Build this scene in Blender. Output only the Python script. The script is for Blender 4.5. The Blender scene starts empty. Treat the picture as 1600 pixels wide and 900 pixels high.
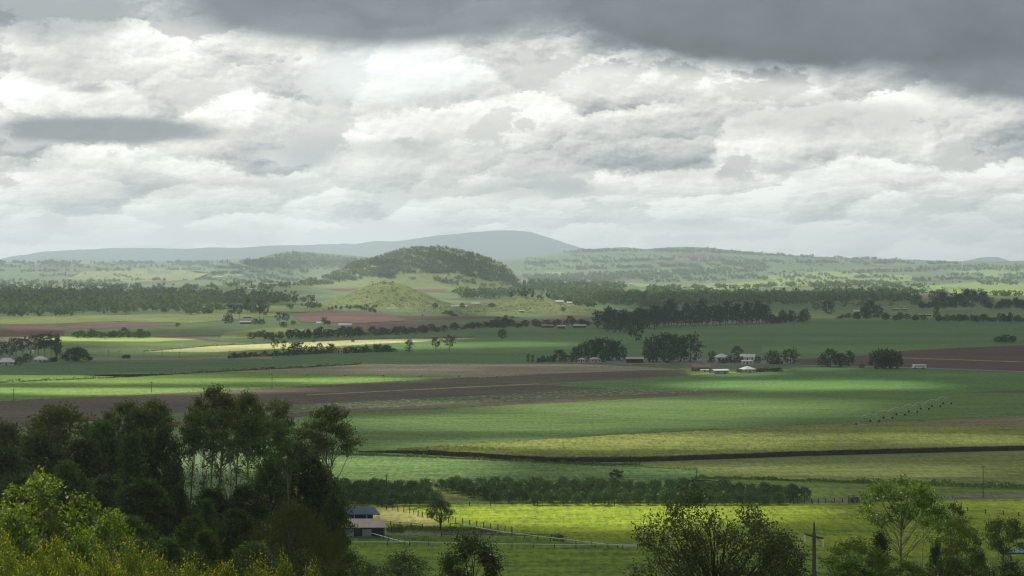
import bpy, math, random
import numpy as np
from mathutils import Vector
from mathutils.geometry import delaunay_2d_cdt

random.seed(7)
RNG = np.random.default_rng(11)
SC = bpy.context.scene
COL = SC.collection
F = 2986.0            # focal length in units of a 1600 wide frame
CAMZ, YH = 73.0, 412.0
FROM = math.radians

# ------------------------------------------------------------------ properties
def tag(o, label=None, cat=None, group=None, kind=None):
    if label: o['label'] = label
    if cat: o['category'] = cat
    if group: o['group'] = group
    if kind: o['kind'] = kind
    return o

def link(name, me, parent=None, loc=None):
    o = bpy.data.objects.new(name, me)
    COL.objects.link(o)
    if parent is not None: o.parent = parent
    if loc is not None: o.location = loc
    return o

def empty(name, loc, rz=0.0, scale=None):
    o = bpy.data.objects.new(name, None)
    COL.objects.link(o)
    o.location = loc; o.rotation_euler = (0, 0, rz)
    o.empty_display_size = 0.5
    if scale is not None: o.scale = scale
    return o

# ------------------------------------------------------------------ terrain
def bell(t, lf, lb):
    t = np.where(t < 0, -t / lf, t / lb)
    t = np.clip(t, 0, 1)
    return 0.5 + 0.5 * np.cos(np.pi * t)

def prof(pts, d0):
    px = np.array([p[0] for p in pts], float); py = np.array([p[1] for p in pts], float)
    x = (px - 800) / F * d0
    z = CAMZ - (py - YH) / F * d0
    return x, np.maximum(z, 0)

BUMPS = {
 'small_hill': (3200, 190, 230, [(480,480.5),(512,473),(535,462),(560,451),(582,443),(600,440.5),(615,441),(635,447),(660,458),(688,470),(715,477),(745,480.5)]),
 'mound': (2950, 230, 260, [(690,486),(735,477),(775,469),(815,464),(845,467),(880,474),(930,482),(960,486)]),
 'big_hill': (5500, 620, 700, [(400,451.6),(440,448),(480,441),(505,433),(530,425),(560,412),(590,402),(615,394),(635,389),(660,386.3),(685,387.5),(705,391),(730,396),(755,402),(772,408),(785,415),(797,424),(806,435),(815,441),(850,447),(900,451.6)]),
 'left_hill': (9000, 1300, 1500, [(330,436),(370,409),(405,404),(432,396),(460,392.5),(485,394),(520,397),(560,400),(600,406),(640,420),(680,436)]),
 'ridge': (12500, 5600, 3500, [(-700,407),(0,409),(60,410),(200,409.5),(400,406.5),(600,411),(760,406),(830,402),(880,395),(930,390),(975,388),(1010,391),(1045,388),(1075,387),(1115,389),(1145,393),(1200,397),(1300,402),(1400,405),(1500,409),(1600,409),(2300,406)]),
}
_P = {k: prof(v[3], v[0]) for k, v in BUMPS.items()}

def wob(x, y, s, seed):
    a = np.sin(x / s + 1.3 * seed) * np.cos(y / (s * 1.37) + 0.7 * seed)
    b = np.sin(x / (s * .43) - 2.1 * seed + y / (s * .6)) * 0.5
    c = np.sin(y / (s * .31) + seed) * np.cos(x / (s * .27) - seed) * .25
    return a + b + c

def bump(key, x, y):
    d0, lf, lb, _ = BUMPS[key]
    px, pz = _P[key]
    xs = x * d0 / np.maximum(y, 1) if key == 'ridge' else x
    z = np.interp(xs, px, pz, left=pz[0] if key == 'ridge' else 0, right=pz[-1] if key == 'ridge' else 0)
    b = bell(y - d0, lf, lb)
    if key == 'ridge':
        b = b ** 1.2
    return z * b

def Hs(x, y):
    """ground height"""
    x = np.asarray(x, float); y = np.asarray(y, float)
    t = (70.2 - 0.1633 * np.maximum(y, 0)) / 1.5
    near = 1.5 * np.logaddexp(0, t)
    z = near
    far = np.clip((y - 2400) / 2500, 0, 1)
    z = z + far * 2.2 * (wob(x, y, 420, 1.0) + 0.6)
    z = z + np.clip((y - 6000) / 4000, 0, 1) * 11 * wob(x, y, 900, 2.0) * np.clip((14500 - y) / 2500, 0, 1)
    hb = bump('big_hill', x, y)
    z = z + bump('ridge', x, y)
    z = z + 24 * np.exp(-((x + 260) / 560) ** 2 - ((y - 5450) / 560) ** 2)
    z = np.maximum(z, hb + np.where(hb > 2, 2.0 * wob(x, y, 60, 3.0), 0))
    hl = bump('left_hill', x, y)
    z = np.maximum(z, hl)
    hs = bump('small_hill', x, y)
    z = np.maximum(z, hs) + np.where(hs > 1, .6 * wob(x, y, 22, 4.0), 0)
    z = np.maximum(z, bump('mound', x, y))
    z = np.where(y > 16000, -5.0, z)
    return z

def H(x, y): return float(Hs(np.array([x]), np.array([y]))[0])

_D = np.concatenate([np.arange(436, 1500, 4), np.geomspace(1500, 15500, 2200)])
def hits(px, py):
    """pixels of the survey picture -> points on the terrain (world metres)"""
    px = np.asarray(px, float); py = np.asarray(py, float)
    out = np.zeros((len(px), 3))
    for i in range(len(px)):
        u = (px[i] - 800) / F
        s = (py[i] - YH) / F
        if s > 0 and CAMZ / s < 2300:
            d = CAMZ / s
            if d < 470:
                d = min(d, 470)
            out[i] = (u * d, d, H(u * d, d)); continue
        zr = CAMZ - s * _D
        hz = Hs(u * _D, _D)
        k = np.argmax(hz >= zr)
        if not (hz[k] >= zr[k]): k = len(_D) - 1
        d = _D[k]
        if k > 0:
            a0 = zr[k-1] - hz[k-1]; a1 = zr[k] - hz[k]
            if a0 - a1 > 1e-9: d = _D[k-1] + (_D[k] - _D[k-1]) * min(1, max(0, a0 / (a0 - a1)))
        out[i] = (u * d, d, H(u * d, d))
    return out

def at(px, py): return hits([px], [py])[0]
def at_d(px, d): 
    x = (px - 800) / F * d
    return (x, d, H(x, d))

# ------------------------------------------------------------------ mesh building
def raw_mesh(name, verts, faces, mats, mi=None, smooth=False):
    """verts (N,3), faces (M,k) array of one size or list of tuples"""
    me = bpy.data.meshes.new(name)
    if isinstance(faces, np.ndarray):
        k = faces.shape[1]; m = len(faces)
        me.vertices.add(len(verts)); me.vertices.foreach_set('co', np.asarray(verts, np.float32).ravel())
        me.loops.add(m * k); me.loops.foreach_set('vertex_index', faces.astype(np.int32).ravel())
        me.polygons.add(m); me.polygons.foreach_set('loop_start', np.arange(0, m * k, k, dtype=np.int32))
        me.polygons.foreach_set('loop_total', np.full(m, k, np.int32))
        if mi is not None: me.polygons.foreach_set('material_index', np.asarray(mi, np.int32))
        if smooth: me.polygons.foreach_set('use_smooth', np.ones(m, bool))
        me.update(calc_edges=True)
    else:
        me.from_pydata([tuple(v) for v in verts], [], faces)
        if mi is not None: me.polygons.foreach_set('material_index', np.asarray(mi, np.int32))
        if smooth: me.polygons.foreach_set('use_smooth', np.ones(len(faces), bool))
        me.update()
    for m in (mats if isinstance(mats, (list, tuple)) else [mats]): me.materials.append(m)
    return me

class MB:
    def __init__(s): s.v = []; s.f = []; s.m = []
    def poly(s, pts, mi=0):
        b = len(s.v); s.v += [tuple(p) for p in pts]; s.f.append(tuple(range(b, b + len(pts)))); s.m.append(mi)
    def box(s, c, size, rz=0.0, mi=0, taper=1.0):
        cx, cy, cz = c; sx, sy, sz = [q / 2 for q in size]
        ca, sa = math.cos(rz), math.sin(rz); b = len(s.v)
        for dz in (-1, 1):
            t = taper if dz > 0 else 1
            for dx, dy in ((-1,-1),(1,-1),(1,1),(-1,1)):
                x, y = dx * sx * t, dy * sy * t
                s.v.append((cx + x*ca - y*sa, cy + x*sa + y*ca, cz + dz * sz))
        for f in ((0,3,2,1),(4,5,6,7),(0,1,5,4),(1,2,6,5),(2,3,7,6),(3,0,4,7)):
            s.f.append(tuple(b + i for i in f)); s.m.append(mi)
    def tube(s, pts, radii, n=6, mi=0, cap=True):
        pts = [Vector(p) for p in pts]; b = len(s.v); k = len(pts)
        for i, p in enumerate(pts):
            d = (pts[min(i+1, k-1)] - pts[max(i-1, 0)])
            if d.length < 1e-9: d = Vector((0,0,1))
            d.normalize()
            a = d.cross(Vector((0,0,1)) if abs(d.z) < .95 else Vector((1,0,0))).normalized(); c = d.cross(a)
            for j in range(n):
                t = 2 * math.pi * j / n
                q = p + (a * math.cos(t) + c * math.sin(t)) * radii[i]
                s.v.append(tuple(q))
        for i in range(k - 1):
            for j in range(n):
                s.f.append((b+i*n+j, b+i*n+(j+1)%n, b+(i+1)*n+(j+1)%n, b+(i+1)*n+j)); s.m.append(mi)
        if cap:
            s.f.append(tuple(b + j for j in range(n))[::-1]); s.m.append(mi)
            s.f.append(tuple(b + (k-1)*n + j for j in range(n))); s.m.append(mi)
    def mesh(s, name, mats, smooth=False): return raw_mesh(name, s.v, s.f, mats, s.m, smooth)
    def obj(s, name, mats, parent=None, smooth=False): return link(name, s.mesh(name, mats, smooth), parent)

# ------------------------------------------------------------------ materials
class NT:
    def __init__(s, nt): s.nt = nt; s.L = nt.links
    def n(s, t, **kw):
        x = s.nt.nodes.new(t)
        for k, v in kw.items(): setattr(x, k, v)
        return x
    def set(s, sock, v):
        if hasattr(v, 'bl_rna') and v.bl_rna.identifier.startswith('NodeSocket'): s.L.new(v, sock)
        else: sock.default_value = v
    def math(s, op, a, b=None, c=None, clamp=False):
        x = s.n('ShaderNodeMath', operation=op); x.use_clamp = clamp
        for i, q in enumerate((a, b, c)):
            if q is not None: s.set(x.inputs[i], q)
        return x.outputs[0]
    def mix(s, f, a, b):
        x = s.n('ShaderNodeMix', data_type='RGBA'); x.clamp_factor = True
        s.set(x.inputs[0], f); s.set(x.inputs[6], rgba(a)); s.set(x.inputs[7], rgba(b))
        return x.outputs[2]
    def noise(s, vec, scale, detail=3, rough=.55, dist=0.0):
        x = s.n('ShaderNodeTexNoise'); x.inputs['Scale'].default_value = scale; x.inputs['Detail'].default_value = detail
        x.inputs['Roughness'].default_value = rough; x.inputs['Distortion'].default_value = dist
        if vec is not None: s.L.new(vec, x.inputs['Vector'])
        return x.outputs[0]
    def ramp(s, f, a, b, lo=0.0, hi=1.0):
        x = s.n('ShaderNodeMapRange', interpolation_type='SMOOTHSTEP')
        s.set(x.inputs[0], f); s.set(x.inputs[1], a); s.set(x.inputs[2], b); s.set(x.inputs[3], lo); s.set(x.inputs[4], hi)
        return x.outputs[0]
    def vmul(s, vec, sc, rz=0.0, loc=(0,0,0)):
        x = s.n('ShaderNodeMapping'); x.inputs['Scale'].default_value = sc; x.inputs['Rotation'].default_value = (0,0,rz)
        x.inputs['Location'].default_value = loc
        s.L.new(vec, x.inputs['Vector']); return x.outputs[0]

def rgba(c):
    if isinstance(c, (tuple, list)) and len(c) == 3: return (*c, 1.0)
    return c

def new_mat(name):
    m = bpy.data.materials.new(name); m.use_nodes = True
    m.node_tree.nodes.clear()
    t = NT(m.node_tree); out = t.n('ShaderNodeOutputMaterial')
    return m, t, out

def plain(name, col, rough=.7, var=.25, scale=1.5, spec=.3, metal=0.0):
    m, t, out = new_mat(name)
    p = t.n('ShaderNodeBsdfPrincipled')
    tc = t.n('ShaderNodeTexCoord')
    nz = t.noise(tc.outputs['Object'], scale, 4)
    c2 = tuple(max(0, q * (1 - var)) for q in col); c1 = tuple(min(1, q * (1 + var)) for q in col)
    t.L.new(t.mix(nz, c2, c1), p.inputs['Base Color'])
    p.inputs['Roughness'].default_value = rough; p.inputs['Metallic'].default_value = metal
    p.inputs['Specular IOR Level'].default_value = spec
    t.L.new(p.outputs[0], out.inputs[0])
    return m

def roof_mat(name, col, rib=.35):
    """ribbed metal sheet with streaks of wear"""
    m, t, out = new_mat(name)
    p = t.n('ShaderNodeBsdfPrincipled'); tc = t.n('ShaderNodeTexCoord')
    w = t.n('ShaderNodeTexWave', wave_type='BANDS', bands_direction='X'); w.inputs['Scale'].default_value = 1 / rib
    t.L.new(tc.outputs['Object'], w.inputs['Vector'])
    st = t.noise(t.vmul(tc.outputs['Object'], (1.4, .25, .25)), 1.0, 4)
    c = t.mix(st, tuple(q * .72 for q in col), tuple(min(1, q * 1.2) for q in col))
    c = t.mix(t.math('MULTIPLY', w.outputs[1], .22), c, tuple(q * .55 for q in col))
    t.L.new(c, p.inputs['Base Color']); p.inputs['Roughness'].default_value = .75; p.inputs['Specular IOR Level'].default_value = .2
    b = t.n('ShaderNodeBump'); b.inputs['Strength'].default_value = .3; b.inputs['Distance'].default_value = .04
    t.L.new(w.outputs[1], b.inputs['Height']); t.L.new(b.outputs[0], p.inputs['Normal'])
    t.L.new(p.outputs[0], out.inputs[0])
    return m

def field_mat(name, a, b, rows=None, ang=0.0, rowk=.35, fine=.5, patch=60.0, spk=None, spks=1.0, spkt=.62, bump=.3, stretch=(1, 1), contrast=1.0):
    """crop or soil: large soft patches, fine tufts, drill rows"""
    if a[1] > a[0] * 1.12: a, b = (a[0] * 1.06, a[1], a[2] * .62), (b[0] * 1.06, b[1], b[2] * .62)
    m, t, out = new_mat(name)
    p = t.n('ShaderNodeBsdfPrincipled'); tc = t.n('ShaderNodeTexCoord'); co = tc.outputs['Object']
    cor = t.vmul(co, (stretch[0], stretch[1], 1), ang)
    n1 = t.noise(cor, 1 / patch, 4, .6, .3)
    n2 = t.noise(co, fine, 5, .7)
    n3 = t.noise(cor, 1 / (patch * .16), 3, .6)
    n5 = t.noise(t.vmul(co, (1 / 26, 1 / 4.5, 1), ang), 1.0, 4, .65)
    n6 = t.noise(t.vmul(co, (1 / 1.6, 1 / 8.0, 1), ang), 1.0, 2, .6)
    k = t.math('ADD', t.math('MULTIPLY', n1, .34), t.math('ADD', t.math('MULTIPLY', n2, .24), t.math('MULTIPLY', n3, .20)))
    k = t.math('ADD', k, t.math('ADD', t.math('MULTIPLY', n5, .40), t.math('MULTIPLY', n6, .42)))
    k = t.ramp(k, .80 - .17 / contrast, .80 + .17 / contrast)
    a, b = tuple(q * .68 for q in a), tuple(q * 1.24 for q in b)
    c = t.mix(k, a, b)
    if rows:
        w = t.n('ShaderNodeTexWave', wave_type='BANDS', bands_direction='Y'); w.inputs['Scale'].default_value = .314 / rows
        w.inputs['Distortion'].default_value = 1.2; w.inputs['Detail'].default_value = 2; w.inputs['Detail Scale'].default_value = .6
        t.L.new(t.vmul(co, (1, 1, 1), ang), w.inputs['Vector'])
        c = t.mix(t.math('MULTIPLY', w.outputs[1], rowk), c, tuple(q * .45 for q in a))
    if spk:
        n4 = t.noise(co, spks, 2, .5)
        c = t.mix(t.ramp(n4, spkt, spkt + .08), c, spk)
    t.L.new(c, p.inputs['Base Color']); p.inputs['Roughness'].default_value = .9; p.inputs['Specular IOR Level'].default_value = .1
    if bump:
        bm = t.n('ShaderNodeBump'); bm.inputs['Strength'].default_value = bump; bm.inputs['Distance'].default_value = .35
        t.L.new(n2, bm.inputs['Height']); t.L.new(bm.outputs[0], p.inputs['Normal'])
    t.L.new(p.outputs[0], out.inputs[0])
    return m

def leaf_mat(name, a, b, trans=.35, gloss=.06, tip=None, objvar=.35, grough=.5):
    m, t, out = new_mat(name)
    g = t.n('ShaderNodeNewGeometry'); oi = t.n('ShaderNodeObjectInfo')
    c = t.mix(g.outputs['Random Per Island'], a, b)
    hs = t.n('ShaderNodeHueSaturation')
    t.set(hs.inputs['Value'], t.math('ADD', 1 - objvar / 2, t.math('MULTIPLY', oi.outputs['Random'], objvar)))
    t.set(hs.inputs['Hue'], t.math('ADD', .488, t.math('MULTIPLY', oi.outputs['Random'], .022)))
    t.L.new(c, hs.inputs['Color']); c = hs.outputs[0]
    if tip:
        at_ = t.n('ShaderNodeAttribute'); at_.attribute_name = 'tip'
        rnd = t.math('MULTIPLY', g.outputs['Random Per Island'], .45)
        f = t.ramp(t.math('ADD', at_.outputs['Fac'], rnd), .98, 1.36)
        c = t.mix(f, c, tip)
    d = t.n('ShaderNodeBsdfDiffuse'); tr = t.n('ShaderNodeBsdfTranslucent'); gl = t.n('ShaderNodeBsdfGlossy')
    gl.inputs['Roughness'].default_value = grough; gl.inputs['Color'].default_value = (.9, .95, .9, 1)
    t.L.new(c, d.inputs['Color'])
    tw = t.mix(.5, c, (.9, 1.0, .25)); 
    x = t.n('ShaderNodeMix', data_type='RGBA', blend_type='MULTIPLY'); x.inputs[0].default_value = 1
    t.L.new(c, x.inputs[6]); x.inputs[7].default_value = (1.5, 1.6, .7, 1); t.L.new(x.outputs[2], tr.inputs['Color'])
    s1 = t.n('ShaderNodeMixShader'); s1.inputs[0].default_value = trans
    t.L.new(d.outputs[0], s1.inputs[1]); t.L.new(tr.outputs[0], s1.inputs[2])
    s2 = t.n('ShaderNodeMixShader'); s2.inputs[0].default_value = gloss
    t.L.new(s1.outputs[0], s2.inputs[1]); t.L.new(gl.outputs[0], s2.inputs[2])
    t.L.new(s2.outputs[0], out.inputs[0])
    return m

# ------------------------------------------------------------------ leaves and trees
def leaf_quads(c, axis, size, rng, asp=.5):
    """rhombic leaves: centres (N,3), long axes (N,3), sizes (N,)"""
    n = len(c)
    axis = axis / np.maximum(np.linalg.norm(axis, axis=1, keepdims=True), 1e-9)
    r = rng.normal(size=(n, 3)); b = np.cross(axis, r); b /= np.maximum(np.linalg.norm(b, axis=1, keepdims=True), 1e-9)
    s = size[:, None]
    v = np.stack([c - axis * s * .5, c + b * s * asp * .5, c + axis * s * .5, c - b * s * asp * .5], 1)
    return v.reshape(-1, 3), np.arange(n * 4).reshape(n, 4)

def env(shape, t):
    if shape == 'dome': return math.sqrt(max(0.0, 1 - t ** 2.2))
    if shape == 'round': return math.sin(math.pi * min(1, .16 + .8 * t)) ** .7
    if shape == 'cone': return .12 + .95 * (1 - t) ** .9
    if shape == 'umbrella': return .35 + .65 * math.sin(math.pi * min(1, .1 + .72 * t)) if t < .97 else .5
    if shape == 'column': return .55 + .45 * math.sin(math.pi * min(1, .1 + .85 * t))
    return 1.0

def build_tree(name, seed, h, cw, cb, shape, nclump, nleaf, leaf, bark, leafm, tr=.02, clump=.2, flat=.7, up=.35, sprig=.8, trunks=1, lean=0., asp=.5, droop=0., twigs=0, limbs=True, hollow=.45, sides=6, outline=None):
    """-> (trunk mesh, crown mesh).  h height, cw crown width, cb crown base fraction."""
    rng = np.random.default_rng(seed); mb = MB()
    ch = h * (1 - cb); R = cw / 2
    C = []
    for i in range(nclump):
        t = (i + rng.random()) / nclump
        t = t ** (.8)
        rr = env(shape, t) * R
        a = i * 2.39996 + rng.normal() * .5
        rad = rr * (hollow + (1 - hollow) * math.sqrt(rng.random())) * (.86 if t < .9 else .6)
        z = h * cb + ch * (t * .93) 
        C.append((math.cos(a) * rad + lean * h * (z / h) ** 1.5, math.sin(a) * rad, z, t))
    if outline:                                     # crown spread through a given silhouette: (x, z) corners in metres
        C = []; xs = [p[0] for p in outline]; zs = [p[1] for p in outline]
        while len(C) < nclump:
            x, z = rng.uniform(min(xs), max(xs)), rng.uniform(min(zs), max(zs))
            r_ = False
            for i in range(len(outline)):
                (x1, y1), (x2, y2) = outline[i], outline[i - 1]
                if (y1 > z) != (y2 > z) and x < (x2 - x1) * (z - y1) / (y2 - y1) + x1: r_ = not r_
            if r_ and all((x - c[0]) ** 2 + (z - c[2]) ** 2 > (.55 * clump * cw) ** 2 or rng.random() < .12 for c in C[-40:]): C.append((x, rng.normal() * cw * .16, z, z / h))
    # trunks
    starts = []
    for k in range(trunks):
        a = 2 * math.pi * k / max(1, trunks) + seed
        sp = 0 if trunks == 1 else .09 * h
        top = (lean * h * .75 + math.cos(a) * sp, math.sin(a) * sp, h * max(.74, cb + (1 - cb) * .45) * (1 if cb > .7 else 1.04))
        pts, rad = [], []
        nseg = 7
        bx, by = rng.normal(size=2) * h * .012
        for i in range(nseg + 1):
            s = i / nseg
            w = math.sin(s * math.pi * 1.3)
            pts.append((top[0] * s ** 1.3 + bx * w, top[1] * s + by * w, -1.0 + (top[2] + 1.0) * s)); rad.append(h * tr * (1.15 - .9 * s) * (1.25 if i == 0 else 1) / (trunks ** .4))
        mb.tube(pts, rad, sides + 1)
        starts.append(pts)
    if limbs:
        for (x, y, z, t) in C:
            pts = starts[rng.integers(len(starts))]
            zz = max(h * cb * rng.uniform(.55, .9), z - (math.hypot(x, y) * rng.uniform(.7, 1.3) + ch * .15))
            s = min(rng.uniform(.72, .98), (zz + 1) / (pts[-1][2] + 1)); j = min(len(pts) - 2, int(s * (len(pts) - 1))); fr = s * (len(pts) - 1) - j
            p0 = Vector(pts[j]).lerp(Vector(pts[j + 1]), fr); p2 = Vector((x, y, z))
            mid = p0.lerp(p2, .5) + Vector((rng.normal() * .03 * h, rng.normal() * .03 * h, -.02 * h + .05 * h * rng.random()))
            r0 = h * tr * .42 * (1.1 - .7 * s)
            pm1 = p0.lerp(mid, .55) + Vector((0, 0, -.006 * h)); pm2 = mid.lerp(p2, .55) + Vector((0, 0, .012 * h))
            mb.tube([p0, pm1, mid, pm2, p2], [r0, r0 * .8, r0 * .62, r0 * .45, r0 * .2], sides - 1, cap=False)
            for q in range(twigs):
                dv = Vector(rng.normal(size=3)); dv.z = abs(dv.z) * .8; dv.normalize()
                e = p2 + dv * clump * cw * .8; b = pm2.lerp(p2, rng.random())
                mb.tube([b, b.lerp(e, .5) + Vector((0, 0, .01 * h)), e], [r0 * .3, r0 * .2, r0 * .08], 4, cap=False)
    trunk = mb.mesh(name + '_trunk', bark, True)
    # leaves on sprigs
    per = max(3, nleaf // nclump); nl = 6; ns = max(1, per // nl)
    cs, ax, sz, tp = [], [], [], []
    for (x, y, z, t) in C:
        cr = clump * cw * (.75 + .55 * rng.random()) * (1 if shape != 'cone' else (.45 + .8 * env(shape, t)))
        d = rng.normal(size=(ns, 3)); d /= np.linalg.norm(d, axis=1, keepdims=True)
        d[:, 2] = d[:, 2] * .8 + .15
        rr = cr * rng.random((ns, 1)) ** .45
        base = np.array([x, y, z]) + d * rr * np.array([1, 1, flat])
        sd = d * .7 + rng.normal(size=(ns, 3)) * .45; sd[:, 2] += up - droop; sd /= np.linalg.norm(sd, axis=1, keepdims=True)
        for j in range(nl):
            q = j / (nl - 1)
            cs.append(base + sd * (sprig * leaf * 3.2 * (q - .3)) + rng.normal(size=(ns, 3)) * leaf * .38)
            a = sd * .6 + rng.normal(size=(ns, 3)) * .75; ax.append(a)
            sz.append(leaf * (.65 + .7 * rng.random(ns))); tp.append(np.full(ns, q) * .6 + np.clip((base[:, 2] - z) / max(cr, .01), 0, 1) * .4)
    cs = np.concatenate(cs); ax = np.concatenate(ax); sz = np.concatenate(sz); tp = np.concatenate(tp)
    v, f = leaf_quads(cs, ax, sz, rng, asp)
    crown = raw_mesh(name + '_crown', v, f, leafm)
    at_ = crown.attributes.new('tip', 'FLOAT', 'POINT'); at_.data.foreach_set('value', np.repeat(tp, 4).astype(np.float32))
    return dict(trunk=trunk, crown=crown, h=h, w=cw)

def joined(proto, mats):
    """one mesh out of trunk and crown, for trees only a few pixels high"""
    me = bpy.data.meshes.new(proto['crown'].name + '_far')
    V, Fc, M = [], [], []
    for k, part in enumerate(('trunk', 'crown')):
        src = proto[part]; b = len(V)
        V += [tuple(v.co) for v in src.vertices]
        for p in src.polygons: Fc.append(tuple(b + i for i in p.vertices)); M.append(k)
    me.from_pydata(V, [], Fc); me.polygons.foreach_set('material_index', np.array(M, np.int32)); me.update()
    for m in mats: me.materials.append(m)
    return me

def stand(proto, name, loc, sxy, sz, rz, label, cat='tree', group=None, parts=True):
    if parts:
        e = empty(name, loc, rz, (sxy, sxy, sz))
        link('trunk', proto['trunk'], e); link('crown', proto['crown'], e)
    else:
        e = link(name, proto['far']); e.location = loc; e.rotation_euler = (0, 0, rz); e.scale = (sxy, sxy, sz)
    return tag(e, label, cat, group)

# ------------------------------------------------------------------ camera, sun, sky
cam = bpy.data.cameras.new('camera'); co = bpy.data.objects.new('camera', cam); COL.objects.link(co)
co.location = (0, 0, CAMZ); co.rotation_euler = (FROM(90), 0, 0)
cam.sensor_width = 36; cam.lens = 36 * F / 1600; cam.shift_y = (YH - 450) / 1600
cam.clip_start = .5; cam.clip_end = 120000
SC.camera = co
SUN_AZ, SUN_EL = FROM(-32), FROM(50)
SDIR = Vector((math.sin(SUN_AZ) * math.cos(SUN_EL), math.cos(SUN_AZ) * math.cos(SUN_EL), math.sin(SUN_EL)))
sl = bpy.data.lights.new('sun', 'SUN'); so = bpy.data.objects.new('sun', sl); COL.objects.link(so)
sl.energy = 5.0; sl.angle = FROM(.6); sl.color = (1, .955, .86)
so.rotation_euler = SDIR.to_track_quat('Z', 'Y').to_euler(); so.location = SDIR * 3000
SC.view_settings.view_transform = 'Standard'; SC.view_settings.look = 'None'
SC.view_settings.exposure = 0.42; SC.view_settings.gamma = 1.0; SC.view_settings.use_curve_mapping = False
cy = SC.cycles
cy.use_denoising = True; cy.filter_width = 1.15
try: cy.denoiser = 'OPENIMAGEDENOISE'
except Exception: pass
cy.max_bounces = 6; cy.diffuse_bounces = 3; cy.glossy_bounces = 2; cy.transmission_bounces = 3; cy.volume_bounces = 0
cy.transparent_max_bounces = 16; cy.caustics_reflective = False; cy.caustics_refractive = False

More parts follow.
